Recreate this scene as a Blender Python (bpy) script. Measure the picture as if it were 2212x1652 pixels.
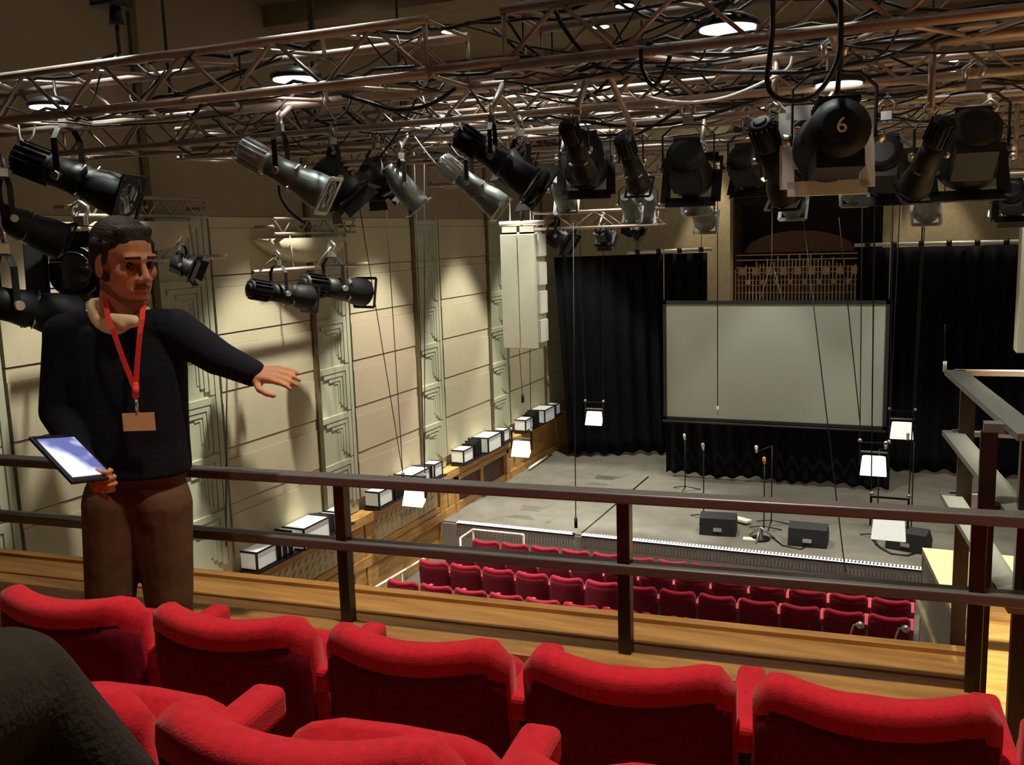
import bpy, bmesh, math, random
from mathutils import Vector as V, Matrix as M
for o in list(bpy.data.objects): bpy.data.objects.remove(o)
SC = bpy.context.scene; COL = SC.collection; PI = math.pi
random.seed(7)
# ------------------------------------------------------------------ camera
F = 2047.0; CX, CY = 1106.0, 826.0
yaw, pitch, roll = math.radians(23.6), math.radians(8.8), math.radians(1.8)
CAM = V((0, 0, 1.74))
FW = V((-math.sin(yaw)*math.cos(pitch), math.cos(yaw)*math.cos(pitch), -math.sin(pitch)))
_r0 = V((math.cos(yaw), math.sin(yaw), 0)); _u0 = _r0.cross(FW)
RT = _r0*math.cos(roll) - _u0*math.sin(roll); UP = _u0*math.cos(roll) + _r0*math.sin(roll)
HZ = V((-math.sin(yaw), math.cos(yaw), 0))
cd = bpy.data.cameras.new('camera'); co = bpy.data.objects.new('camera', cd); COL.objects.link(co)
cd.sensor_width = 36; cd.sensor_fit = 'HORIZONTAL'; cd.lens = F/2212*36; cd.clip_start = 0.05; cd.clip_end = 200
mw = M((RT, UP, -FW)).transposed().to_4x4(); mw.translation = CAM; co.matrix_world = mw
SC.camera = co
def ray(x, y): return FW*F + RT*(x-CX) - UP*(y-CY)
def atY(x, y, Y): d = ray(x, y); return CAM + d*(Y/d.y)
def atX(x, y, X): d = ray(x, y); return CAM + d*(X/d.x)
def atZ(x, y, Z): d = ray(x, y); return CAM + d*((Z-CAM.z)/d.z)
def atD(x, y, D): d = ray(x, y); return CAM + d*(D/d.dot(HZ))
# ------------------------------------------------------------------ light
w = bpy.data.worlds.new('world'); SC.world = w; w.use_nodes = True
w.node_tree.nodes['Background'].inputs[0].default_value = (1.0, .78, .55, 1)
w.node_tree.nodes['Background'].inputs[1].default_value = .012
SC.view_settings.view_transform = 'Standard'; SC.view_settings.look = 'None'
SC.view_settings.gamma = 1; SC.view_settings.exposure = 0.0; SC.view_settings.use_curve_mapping = False
CEIL = 4.9
def spot(name, loc, target, watt, half, blend=.25, col=(1, .93, .78), size=.08):
    l = bpy.data.lights.new(name, 'SPOT'); o = bpy.data.objects.new(name, l); COL.objects.link(o)
    l.energy = watt; l.spot_size = math.radians(half*2); l.spot_blend = blend; l.color = col; l.shadow_soft_size = size
    o.location = loc; o.rotation_euler = (V(target)-V(loc)).to_track_quat('-Z', 'Y').to_euler(); return o
WARM = (1, .86, .62); COOL = (.93, 1, .92); NEUT = (1, .95, .8)
# ceiling downlights: (x, y, watts, half cone, colour); lamps sit just under their fittings
DOWN = [
 (-4.75, 4.35, 800, 20, COOL), (-2.75, 4.75, 420, 20, COOL), (-0.75, 4.6, 280, 17, COOL), (-2.9, 6.6, 500, 18, COOL),
 (-.35, 6.2, 90, 18, COOL), (-1.9, 8.6, 300, 16, COOL), (.5, 9.3, 300, 16, COOL),
 (-6.9, 7.2, 1900, 25, NEUT), (-6.75, 10.3, 2600, 25.5, NEUT), (-6.7, 13.4, 2800, 26, NEUT), (-6.7, 16.5, 2800, 25.5, NEUT), (-6.7, 19.2, 1500, 26, NEUT),
 (-3.9, 13.2, 900, 32, NEUT), (-1.2, 13.2, 900, 32, NEUT), (1.3, 13.2, 900, 32, NEUT),
 (-4.2, 17.3, 680, 34, NEUT), (-1.4, 17.3, 680, 34, NEUT), (1.3, 17.3, 680, 34, NEUT),
 (-2.7, 22.6, 160, 26, WARM), (-4.7, 22.25, 420, 20, WARM), (0.2, 22.1, 300, 22, WARM), (-5.4, 21.2, 300, 20, NEUT), (0.4, 21.0, 420, 24, NEUT), (2.0, 21.0, 300, 24, NEUT),
 (-2.5, 8.55, 500, 12, COOL), (-1.15, 8.55, 500, 12, COOL), (-.45, 8.5, 500, 12, COOL), (.35, 6.75, 300, 11, COOL), (-1.75, 6.8, 300, 11, COOL), (-4.6, 14.3, 700, 15, COOL),
 (1.5, 6.4, 4500, 22, WARM), (1.6, 3.9, 3200, 22, WARM), (-2.8, 6.9, 1500, 29, NEUT), (-.75, 14.6, 500, 8, NEUT),  # third beam added to brighten the grey gallery face
]
for i, (x, y, e, h, c) in enumerate(DOWN):
    spot('downlight_or_fill_beam', (x, y, CEIL-.16), (x, y, 0), e, h, .3, c)
# balcony downlight over the seats, then two added fill beams
spot('downlight_or_fill_beam', (-.7, 2.35, CEIL-.16), (-.7, 2.2, 0), 520, 33, .6, (1, .84, .66))
spot('downlight_or_fill_beam', (-3.2, -1.2, CEIL-.16), (-2.5, 2.4, 1.45), 80, 9, .8, (1, .66, .40))  # warm fill added to light the man's face
spot('downlight_or_fill_beam', (-3.5, 2.95, CEIL-.16), (-3.5, 2.95, 0), 150, 33, .6, (1, .84, .66))  # fill added to brighten the left part of the ledge
# ------------------------------------------------------------------ materials
MATS = {}
def mat(name, col, rough=.6, metal=0, emit=0, var=0, vscale=8, bump=0, bscale=60, spec=.5, sheen=0, coat=0, ecol=None, stretch=None):
    if name in MATS: return MATS[name]
    m = bpy.data.materials.new(name); m.use_nodes = True; nt = m.node_tree; b = nt.nodes['Principled BSDF']
    b.inputs['Base Color'].default_value = (*col, 1); b.inputs['Roughness'].default_value = rough
    b.inputs['Metallic'].default_value = metal; b.inputs['Specular IOR Level'].default_value = spec
    if sheen: b.inputs['Sheen Weight'].default_value = sheen
    if coat: b.inputs['Coat Weight'].default_value = coat
    if emit:
        b.inputs['Emission Color'].default_value = (*(ecol or col), 1); b.inputs['Emission Strength'].default_value = emit
    if var or bump:
        tc = nt.nodes.new('ShaderNodeTexCoord'); mp = nt.nodes.new('ShaderNodeMapping')
        nt.links.new(tc.outputs['Object'], mp.inputs['Vector'])
        if stretch: mp.inputs['Scale'].default_value = stretch
    if var:
        n = nt.nodes.new('ShaderNodeTexNoise'); n.inputs['Scale'].default_value = vscale; n.inputs['Detail'].default_value = 5
        nt.links.new(mp.outputs['Vector'], n.inputs['Vector'])
        r = nt.nodes.new('ShaderNodeValToRGB')
        r.color_ramp.elements[0].position = .3; r.color_ramp.elements[1].position = .7
        r.color_ramp.elements[0].color = (*[max(0, c*(1-var)) for c in col], 1)
        r.color_ramp.elements[1].color = (*[min(1, c*(1+var)) for c in col], 1)
        nt.links.new(n.outputs['Fac'], r.inputs['Fac']); nt.links.new(r.outputs['Color'], b.inputs['Base Color'])
    if bump:
        n2 = nt.nodes.new('ShaderNodeTexNoise'); n2.inputs['Scale'].default_value = bscale; n2.inputs['Detail'].default_value = 3
        nt.links.new(mp.outputs['Vector'], n2.inputs['Vector'])
        bp = nt.nodes.new('ShaderNodeBump'); bp.inputs['Strength'].default_value = bump; bp.inputs['Distance'].default_value = .01
        nt.links.new(n2.outputs['Fac'], bp.inputs['Height']); nt.links.new(bp.outputs['Normal'], b.inputs['Normal'])
    MATS[name] = m; return m
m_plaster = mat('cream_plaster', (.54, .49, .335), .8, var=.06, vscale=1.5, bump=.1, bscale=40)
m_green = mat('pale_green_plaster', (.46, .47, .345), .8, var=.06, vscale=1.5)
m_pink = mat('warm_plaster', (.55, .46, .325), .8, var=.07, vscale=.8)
m_upper = mat('shaded_upper_plaster', (.30, .235, .155), .85, var=.08, vscale=1)  # browner than the plaster below, painting in the unlit upper wall
m_chan = mat('olive_batten', (.12, .09, .035), .7, var=.2)
m_ceil = mat('brown_ceiling', (.20, .15, .09), .9, var=.15, vscale=1)
m_wood = mat('golden_oak', (.46, .25, .075), .42, var=.3, vscale=3, stretch=(1, 9, 9), spec=.4)
m_wooddado = mat('honey_panelling', (.56, .31, .095), .5, var=.3, vscale=3, stretch=(9, 1, 9))
m_cream = mat('cream_ledge', (.80, .68, .44), .5, var=.1)
m_grey = mat('grey_render', (.42, .41, .35), .8, var=.06, vscale=3)
m_stage = mat('grey_stage_floor', (.155, .145, .12), .75, var=.15, vscale=3)
m_fascia = mat('grey_stage_fascia', (.34, .32, .30), .4, .2)
m_stall = mat('dark_stalls_floor', (.10, .085, .07), .8, var=.2)
m_black = mat('black_drape', (.0055, .0055, .008), .9, var=.3, vscale=6, spec=.15)
m_alu = mat('truss_metal', (.42, .34, .29), .45, .6, var=.2, vscale=6)
m_alul = mat('bright_pipe', (.80, .78, .70), .35, .15)
m_lamp = mat('lantern_black', (.007, .0075, .008), .5, var=.3, vscale=20, spec=.3)
m_lampg = mat('lantern_grey_green', (.16, .19, .18), .35, .4, var=.2, vscale=10)
m_rib = mat('lantern_pale_ribbed', (.5, .53, .52), .35, .6)
m_steel = mat('bare_steel', (.6, .6, .58), .28, .9)
m_frame = mat('pale_colour_frame', (.70, .72, .70), .5)
m_lens = mat('lens_glass', (.04, .05, .06), .08, spec=.9, coat=.5)
m_cable = mat('black_cable', (.008, .007, .009), .5)
m_cablew = mat('white_cable', (.75, .74, .7), .4)
m_rail = mat('dark_brown_rail', (.022, .014, .011), .33, .15, spec=.6)
m_railbar = mat('lit_rail_bar', (.16, .155, .15), .33, .2, spec=.6)  # rail colour lightened for lamp light falling on the bars
m_railg = mat('grey_rail_paint', (.20, .23, .22), .38, .2, spec=.6)
m_red = mat('red_seat_fabric', (.62, .012, .028), .85, var=.14, vscale=60, bump=.25, bscale=300, sheen=.15, spec=.2)
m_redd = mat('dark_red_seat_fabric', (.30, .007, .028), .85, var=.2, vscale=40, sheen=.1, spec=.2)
m_back = mat('maroon_back_shade', (.17, .007, .026), .9, var=.2, vscale=60, bump=.2, bscale=300, spec=.15)  # darker red that paints shade onto the seat rears
m_backd = mat('maroon_stalls_back_shade', (.20, .006, .024), .9, var=.2, vscale=40)  # same painted shade for the stalls seat rears
m_redp = mat('pink_red_arm', (.60, .06, .09), .6)
m_metal = mat('dark_seat_metal', (.02, .02, .02), .4, .5)
m_greymetal = mat('grey_seat_metal', (.34, .25, .24), .5, .3)
m_white = mat('off_white_paint', (.80, .80, .70), .5)
m_whitep = mat('white_speaker_cabinet', (.68, .68, .55), .55, var=.04)
m_shade = mat('white_flood_face', (.95, .93, .82), .5, emit=.8)
m_opal = mat('opal_glass', (.82, .85, .80), .3, emit=.16)  # faint glow added, though these wall lights are off
m_screen = mat('projection_screen', (.42, .45, .39), .9, var=.03, vscale=1)
m_screenf = mat('screen_frame', (.02, .022, .022), .6)
m_glow = mat('lamp_glow', (1, .96, .85), emit=14)
m_led = mat('led_white', (1, 1, 1), emit=1.6)
m_tan = mat('tan_fretwork', (.55, .38, .19), .6)
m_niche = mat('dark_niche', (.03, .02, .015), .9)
m_skin = mat('skin', (.52, .25, .14), .55, var=.12, vscale=12, spec=.3)
m_hair = mat('dark_hair', (.010, .006, .004), .6, bump=.6, bscale=120)
m_sweat = mat('black_jumper', (.008, .010, .017), .9, bump=.3, bscale=60, spec=.2)
m_trou = mat('brown_trousers', (.10, .052, .022), .85, var=.25, vscale=12, bump=.4, bscale=14)
m_shirt = mat('cream_shirt', (.80, .66, .40), .8)
m_lany = mat('red_lanyard', (.80, .05, .035), .6)
m_badge = mat('tan_badge', (.72, .44, .18), .6, var=.05)
m_eye = mat('dark_eye', (.03, .018, .012), .3)
m_lip = mat('lip', (.42, .13, .10), .5)
m_dark = mat('dark_case', (.012, .012, .02), .35)
m_knee = mat('dark_olive_cloth', (.018, .013, .007), .9, var=.3, vscale=30, bump=.3, bscale=120)
m_brown = mat('dark_brown_wood', (.09, .035, .015), .5, var=.2)
m_mon = mat('monitor_black', (.012, .013, .015), .7, var=.3, vscale=60)
m_amber = mat('amber_foam', (.75, .36, .06), .8)
m_tile = mat('tile_relief', (.66, .56, .33), .7)
def tabletmat():
    m = bpy.data.materials.new('tablet_screen'); m.use_nodes = True; nt = m.node_tree; b = nt.nodes['Principled BSDF']
    tc = nt.nodes.new('ShaderNodeTexCoord'); n = nt.nodes.new('ShaderNodeTexNoise'); n.inputs['Scale'].default_value = 6
    nt.links.new(tc.outputs['Object'], n.inputs['Vector'])
    r = nt.nodes.new('ShaderNodeValToRGB'); r.color_ramp.elements[0].position = .42; r.color_ramp.elements[1].position = .56
    r.color_ramp.elements[0].color = (.10, .11, .3, 1); r.color_ramp.elements[1].color = (.85, .88, 1, 1)
    nt.links.new(n.outputs['Fac'], r.inputs['Fac']); b.inputs['Base Color'].default_value = (.02, .02, .03, 1)
    nt.links.new(r.outputs['Color'], b.inputs['Emission Color']); b.inputs['Emission Strength'].default_value = 1.6; b.inputs['Roughness'].default_value = .15
    return m
# ------------------------------------------------------------------ mesh helpers
def basis(d):
    d = V(d).normalized(); a = V((0, 0, 1)) if abs(d.z) < .95 else V((1, 0, 0))
    x = a.cross(d).normalized(); return x, d.cross(x), d
class MB:
    def __init__(s): s.v = []; s.f = []; s.sm = []
    def add(s, vs, fs, smooth=False):
        k = len(s.v); s.v += [tuple(p) for p in vs]; s.f += [tuple(i+k for i in f) for f in fs]; s.sm += [smooth]*len(fs); return s
    def box(s, c, size, rot=None):
        hx, hy, hz = [q/2 for q in size]; c = V(c)
        p = [V((x, y, z)) for x in (-hx, hx) for y in (-hy, hy) for z in (-hz, hz)]
        if rot is not None: p = [rot @ q for q in p]
        return s.add([c+q for q in p], [(0, 1, 3, 2), (4, 6, 7, 5), (0, 4, 5, 1), (2, 3, 7, 6), (0, 2, 6, 4), (1, 5, 7, 3)])
    def bb(s, a, b): return s.box([(p+q)/2 for p, q in zip(a, b)], [abs(p-q) for p, q in zip(a, b)])
    def cyl(s, p0, p1, r0, r1=None, n=12, caps=True):
        r1 = r0 if r1 is None else r1; p0, p1 = V(p0), V(p1); x, y, d = basis(p1-p0)
        vs = [p0+(x*math.cos(t)+y*math.sin(t))*r0 for t in [2*PI*i/n for i in range(n)]] + [p1+(x*math.cos(t)+y*math.sin(t))*r1 for t in [2*PI*i/n for i in range(n)]]
        s.add(vs, [(i, (i+1) % n, n+(i+1) % n, n+i) for i in range(n)], True)
        if caps: s.add(vs, [tuple(range(n-1, -1, -1)), tuple(range(n, 2*n))])
        return s
    def lathe(s, prof, p0=(0, 0, 0), d=(0, 0, 1), n=20):   # prof: (along, radius)
        p0 = V(p0); x, y, d = basis(d); vs = []
        for a, r in prof: vs += [p0+d*a+(x*math.cos(2*PI*i/n)+y*math.sin(2*PI*i/n))*max(r, 1e-4) for i in range(n)]
        fs = [(j*n+i, j*n+(i+1) % n, (j+1)*n+(i+1) % n, (j+1)*n+i) for j in range(len(prof)-1) for i in range(n)]
        s.add(vs, fs, True); m = len(prof)-1
        s.add(vs, [tuple(range(n-1, -1, -1)), tuple(m*n+i for i in range(n))]); return s
    def tube(s, pts, r, n=6):
        pts = [V(p) for p in pts]; vs = []; X = None
        for i, p in enumerate(pts):
            d = (pts[min(i+1, len(pts)-1)]-pts[max(i-1, 0)]).normalized()
            if X is None: X = basis(d)[0]
            X = (X-d*X.dot(d)); X = X.normalized() if X.length > 1e-6 else basis(d)[0]
            Y = d.cross(X); vs += [p+(X*math.cos(2*PI*k/n)+Y*math.sin(2*PI*k/n))*r for k in range(n)]
        L = len(pts)
        s.add(vs, [(j*n+k, j*n+(k+1) % n, (j+1)*n+(k+1) % n, (j+1)*n+k) for j in range(L-1) for k in range(n)], True)
        s.add(vs, [tuple(range(n-1, -1, -1)), tuple((L-1)*n+k for k in range(n))]); return s
    def strap(s, pts, wdir, w, t):
        # flat bar following pts, width along wdir
        pts = [V(p) for p in pts]; W = V(wdir).normalized(); vs = []
        for i, p in enumerate(pts):
            d = (pts[min(i+1, len(pts)-1)]-pts[max(i-1, 0)]).normalized(); nrm = d.cross(W).normalized()
            vs += [p+W*w/2+nrm*t/2, p-W*w/2+nrm*t/2, p-W*w/2-nrm*t/2, p+W*w/2-nrm*t/2]
        L = len(pts)
        s.add(vs, [(j*4+k, j*4+(k+1) % 4, (j+1)*4+(k+1) % 4, (j+1)*4+k) for j in range(L-1) for k in range(4)] + [(3, 2, 1, 0), tuple((L-1)*4+k for k in range(4))]); return s
    def prism(s, poly, a, b):   # poly of 2D (x,y) pts extruded z a..b
        n = len(poly); vs = [(x, y, a) for x, y in poly] + [(x, y, b) for x, y in poly]
        return s.add(vs, [(i, (i+1) % n, n+(i+1) % n, n+i) for i in range(n)] + [tuple(range(n-1, -1, -1)), tuple(range(n, 2*n))])
    def ball(s, c, r, rot=None, nu=16, nv=10):
        c = V(c); r = V((r, r, r)) if not hasattr(r, '__len__') else V(r); vs = []
        for j in range(nv+1):
            a = PI*j/nv
            for i in range(nu):
                t = 2*PI*i/nu; p = V((r.x*math.sin(a)*math.cos(t), r.y*math.sin(a)*math.sin(t), r.z*math.cos(a)))
                vs.append(c+(rot @ p if rot is not None else p))
        return s.add(vs, [(j*nu+i, (j+1)*nu+i, (j+1)*nu+(i+1) % nu, j*nu+(i+1) % nu) for j in range(nv) for i in range(nu)], True)
    def cap(s, p0, p1, r0, r1=None, n=14):
        r1 = r0 if r1 is None else r1; s.ball(p0, r0, nu=n, nv=8); s.ball(p1, r1, nu=n, nv=8); return s.cyl(p0, p1, r0, r1, n)
    def mesh(s, name):
        me = bpy.data.meshes.new(name); me.from_pydata(s.v, [], s.f)
        bm = bmesh.new(); bm.from_mesh(me); bmesh.ops.remove_doubles(bm, verts=bm.verts, dist=1e-5)
        bmesh.ops.recalc_face_normals(bm, faces=bm.faces); bm.to_mesh(me); bm.free(); return me
    def build(s, name, m, parent=None, bevel=0, smooth=False, loc=None):
        me = bpy.data.meshes.new(name); me.from_pydata(s.v, [], s.f)
        for p, q in zip(me.polygons, s.sm): p.use_smooth = q or smooth
        bm = bmesh.new(); bm.from_mesh(me); bmesh.ops.remove_doubles(bm, verts=bm.verts, dist=1e-6)
        bmesh.ops.recalc_face_normals(bm, faces=bm.faces); bm.to_mesh(me); bm.free()
        me.materials.append(m); o = bpy.data.objects.new(name, me); COL.objects.link(o)
        if parent: o.parent = parent
        if loc is not None: o.location = loc
        if bevel:
            b = o.modifiers.new('bevel', 'BEVEL'); b.width = bevel; b.segments = 3; b.limit_method = 'ANGLE'
        return o
    def fuse(s, name, m, parent=None, vox=.006, sm=4):
        o = s.build(name, m); r = o.modifiers.new('r', 'REMESH'); r.mode = 'VOXEL'; r.voxel_size = vox
        k = o.modifiers.new('s', 'SMOOTH'); k.iterations = sm; k.factor = .5
        dg = bpy.context.evaluated_depsgraph_get(); me = bpy.data.meshes.new_from_object(o.evaluated_get(dg))
        o.modifiers.clear(); o.data = me; me.materials.clear(); me.materials.append(m)
        for p in me.polygons: p.use_smooth = True
        if parent: o.parent = parent
        return o
def tag(o, label, cat, group=None, kind=None):
    o['label'] = label; o['category'] = cat
    if group: o['group'] = group
    if kind: o['kind'] = kind
    return o
def thing(name, label, cat, loc=(0, 0, 0), rz=0, group=None):
    o = bpy.data.objects.new(name, None); COL.objects.link(o); o.location = loc; o.rotation_euler = (0, 0, rz); o.empty_display_size = .1
    return tag(o, label, cat, group)
def kids(o): return [c for c in bpy.data.objects if c.parent == o]
def copy_tree(o, parent=None):
    c = o.copy(); COL.objects.link(c); c.parent = parent
    for ch in kids(o): copy_tree(ch, c)
    return c
def struct(name, mb, m, label, cat, parent=None, **k):
    o = mb.build(name, m, parent, **k)
    if not parent: tag(o, label, cat, None, 'structure')
    return o
def sag(a, b, drop, n=12):
    a, b = V(a), V(b); return [a.lerp(b, t/n) - V((0, 0, drop*4*(t/n)*(1-t/n))) for t in range(n+1)]
# ================================================================== SETTING
XW = -8.3; XR = 2.9; YB = 23.0; ZS = -3.50; ZF = -4.16; GZ = -2.6
# --- left wall with its relief
wl = MB().bb((XW-.4, -4, ZF-.2), (XW-.12, YB+3, CEIL)); slots = [-.7+3.1*k for k in range(8)]
o_wl = struct('wall_left', wl, m_plaster, 'tall cream plaster side wall with stepped panel relief on the left', 'wall')
cells = [GZ+.2+.75*i for i in range(-0, 10)]
zc = [-2.40+.75*i for i in range(0, 6)]; ZU = 2.1    # relief stops at ZU; plain wall above, coloured dark as if out of the light
up_ = MB(); pl = MB(); mo = MB(); ch = MB(); pk = MB()
for ys in slots:
    if ys < -3: continue
    ch.bb((XW-.12, ys-.05, GZ), (XW+.03, ys+.05, CEIL))
    x0, t = XW-.12, .12
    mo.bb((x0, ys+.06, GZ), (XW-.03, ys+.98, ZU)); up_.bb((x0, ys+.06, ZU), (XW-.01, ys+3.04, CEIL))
    for z in zc:
        if z > CEIL-.1: continue
        zt = min(z+.75, CEIL)
        B = pk if (int(round(ys*10))+int(round(z*100))) % 3 == 0 and z < .2 else pl
        B.bb((x0, ys+1.02, z+.006), (XW, ys+3.04, min(zt-.153, CEIL)))
        if zt-.14 < CEIL: B.bb((x0, ys+1.02, zt-.148), (XW-.008, ys+3.04, zt-.006))
        # nested, stepped corners: each ring steps back into the wall
        for k, (e, tt) in enumerate(((.0, .0), (.10, .006), (.18, .012), (.25, .018))):
            yr = ys+.88-e; yl = ys+.06+.16*k*.9; ztk = zt-.03-e*.95; zb = z+.05*k
            bw = (.10, .08, .07, .05)[k]-.012
            xa = XW-.005-tt
            mo.bb((x0, yl, ztk-bw), (xa, yr, ztk)); mo.bb((x0, yr-bw, zb), (xa, yr, ztk-bw))
        mo.bb((x0, ys+.90, z), (XW-.005, ys+.98, zt))
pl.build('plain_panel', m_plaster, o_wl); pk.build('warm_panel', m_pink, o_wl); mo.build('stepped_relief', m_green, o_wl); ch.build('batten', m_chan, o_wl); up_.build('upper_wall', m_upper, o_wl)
# --- wood dado under the wall lights
dd = MB(); dd.bb((XW-.12, -3, ZF), (XW+.10, YB, GZ-.16)); dd.bb((XW-.12, -3, GZ-.16), (XW+.2, YB, GZ-.02)); dd.bb((XW-.12, -3, ZS), (XW+.16, YB, ZS+.16))
dd.bb((XW-.12, -3, GZ-.72), (XW+.14, 15.3, GZ-.62))
for y in (9.3, 12.35, 12.72, 15.3, 15.6, 18.45, 18.9, 21.5): dd.bb((XW-.1, y-.16, ZF), (XW+.15, y+.16, GZ-.05))
o_dd = struct('trim_1', dd, m_wooddado, 'honey wood dado panelling running along the foot of the left wall', 'wood panelling')
for ya, yb in ((9.5, 12.15), (12.9, 15.1)):
    tl = MB(); tl.bb((XW+.05, ya, GZ-.60), (XW+.115, yb, GZ-.2))
    n = int((yb-ya)/.16)
    for i in range(n):
        y = ya+.08+i*.16
        for r in range(3):
            z = GZ-.53+r*.13; tl.add([(XW+.115, y-.06, z-.05), (XW+.15, y, z+.06), (XW+.115, y+.06, z-.05), (XW+.115, y, z-.02)], [(0, 1, 3), (1, 2, 3), (0, 2, 1), (0, 3, 2)])
    tl.build('tile_relief', m_tile, o_dd)
dr = MB(); dr.bb((XW+.04, 15.85, ZS), (XW+.11, 16.95, GZ-.28)); dr.bb((XW+.04, 17.05, ZS), (XW+.11, 18.15, GZ-.28))
o_dr = struct('door_1', dr, m_brown, 'dark brown double door in the wood panelling beside the stage', 'door')
df = MB(); df.bb((XW+.05, 15.74, ZS), (XW+.19, 15.85, GZ-.2)); df.bb((XW+.05, 18.15, ZS), (XW+.19, 18.26, GZ-.2)); df.bb((XW+.05, 15.74, GZ-.28), (XW+.19, 18.26, GZ-.18)); df.bb((XW+.05, 16.95, ZS), (XW+.15, 17.05, GZ-.28))
df.build('door_frame', m_wooddado, o_dr)
# --- ceiling, right wall, back wall, rear wall
ce = MB().bb((XW-.4, -4, CEIL), (XR+.3, YB+3, CEIL+.2))
for y in (1.0, 6.0, 11.0, 16.0, 21.0): ce.bb((XW, y, CEIL-.28), (XR, y+.4, CEIL))
struct('ceiling', ce, m_ceil, 'dark brown ceiling with beams above the trusses', 'ceiling')
struct('wall_right', MB().bb((XR, -4, ZF-.2), (XR+.3, YB+3, CEIL)), m_plaster, 'plain side wall to the right of the stage', 'wall')
struct('wall_rear', MB().bb((XW, -4.2, ZF), (XR, -4, CEIL)), m_ceil, 'dark wall behind the balcony seats', 'wall')
bw = MB(); bw.bb((XW, YB, ZF), (-4.25, YB+.3, CEIL)); bw.bb((-.88, YB, ZF), (XR, YB+.3, CEIL)); bw.bb((-4.25, YB, ZF), (-.88, YB+.3, -.6)); bw.bb((-4.72, YB-.12, ZS), (-4.25, YB, CEIL)); bw.bb((-.88, YB-.12, ZS), (-.5, YB, CEIL))
bw.bb((XW, YB+2.4, -1), (XR, YB+2.6, CEIL))
o_bw = struct('wall_back', bw, m_cream, 'cream wall and pilasters behind the stage drapes', 'wall')
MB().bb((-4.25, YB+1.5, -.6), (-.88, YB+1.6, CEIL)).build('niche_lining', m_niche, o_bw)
# --- stage and stalls
st = MB().bb((XW-.1, 15.2, ZF-.2), (XR, YB+.2, ZS)); o_st = struct('floor', st, m_stage, 'grey stage floor with a lit front edge', 'stage floor')
MB().bb((XW, 15.17, ZF), (XR, 15.2, ZS-.03)).build('stage_fascia', m_fascia, o_st)
MB().tube([atZ(1257, 1150, ZS+.004), atZ(1400, 1030, ZS+.004)], .018, 4).build('floor_seam', m_cable, o_st)
sf = MB().bb((XW-.1, 2, ZF-.3), (XR, 15.25, ZF))
ROWS = [(13.87, -3.32), (13.0, -3.21), (12.13, -3.10), (11.2, -3.08)]
sf.bb((-7.15, 9.5, ZF), (XR, 13.45, ROWS[1][1]-.82)); sf.bb((-7.15, 9.5, ZF), (XR, 12.58, ROWS[2][1]-.82)); sf.bb((-7.15, 9.5, ZF), (XR, 11.7, ROWS[3][1]-.82))
struct('stalls_floor', sf, m_stall, 'dark raked floor under the stalls seats', 'floor')
# --- balcony: floor, steps, parapet
def yr(x): return 2.92+.075*(x+.5)          # parapet inner face follows the gentle tilt of the rows
def skew(mb, a, b, z0, z1, x0, x1):          # block whose front/back edges follow the tilt
    k = .075; return mb.prism([(x0, a+k*(x0+.5)), (x1, a+k*(x1+.5)), (x1, b+k*(x1+.5)), (x0, b+k*(x0+.5))], z0, z1)
bf = MB(); skew(bf, -4, 3.08, -.35, 0, -8.1, XR); skew(bf, -4, 1.42, 0, .29, -8.1, XR); skew(bf, -4, .48, .29, .6, -8.1, XR)
o_bf = struct('balcony_floor', bf, m_wood, 'stepped oak floor of the balcony under the seats', 'floor')
pp = MB(); skew(pp, 2.70, 3.08, -.35, .40, -6.2, .17); skew(pp, 2.88, 2.895, .38, .406, -6.2, .17); skew(pp, 3.055, 3.10, -.6, .415, -6.2, .17)
struct('trim_2', pp, m_wood, 'oak parapet ledge along the balcony front below the railing', 'parapet')
# --- right side gallery stepping down towards the stage
def gal(ya, yb, xa, xb, z, m, name, label, cat):
    mb = MB().prism([(xb, ya), (XR, ya), (XR, yb), (xa, yb)], z-.12, z); return mb
sl = MB(); A, B_, C_, D_ = (.05, 7.2), (.28, 5.6), (.27, 4.5), (.21, 3.2)
sl.prism([B_, A, (A[0]+.05, A[1]), (B_[0]+.05, B_[1])][::-1], ZF, -.62); sl.prism([C_, B_, (B_[0]+.05, B_[1]), (C_[0]+.05, C_[1])][::-1], ZF, -.36)
sl.prism([D_, C_, (C_[0]+.05, C_[1]), (D_[0]+.05, D_[1])][::-1], ZF, -.05); sl.bb((.05, 7.15, ZF), (XR, 7.2, -.62))
o_sl = struct('wall_gallery', sl, m_grey, 'grey rendered face of the side gallery right of the stalls', 'wall')
for z0, z1 in ((-1.02, -.97),): MB().prism([(B_[0]-.03, B_[1]), (A[0]-.03, A[1]), A, B_][::-1], z0, z1).build('light_moulding', m_cream, o_sl)
g1 = MB().prism([B_, (XR, 5.6), (XR, 7.2), A], -.62, -.58); struct('trim_3', g1, m_cream, 'bright cream lowest ledge of the right side gallery', 'ledge')
g2 = MB().prism([C_, (XR, 4.5), (XR, 5.6), B_], -.36, -.3); struct('trim_4', g2, m_wood, 'middle oak step of the right side gallery', 'step')
g3 = MB().prism([D_, (XR, 3.2), (XR, 4.5), C_], -.06, -.01); struct('trim_5', g3, m_wood, 'top oak step of the right side gallery beside the railing posts', 'step')
tag(MB().bb((.62, 5.2, -.3), (1.6, 5.5, .06)).build('gallery_bench', m_brown, bevel=.01), 'dark brown low bench on the oak side gallery step', 'bench')
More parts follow.
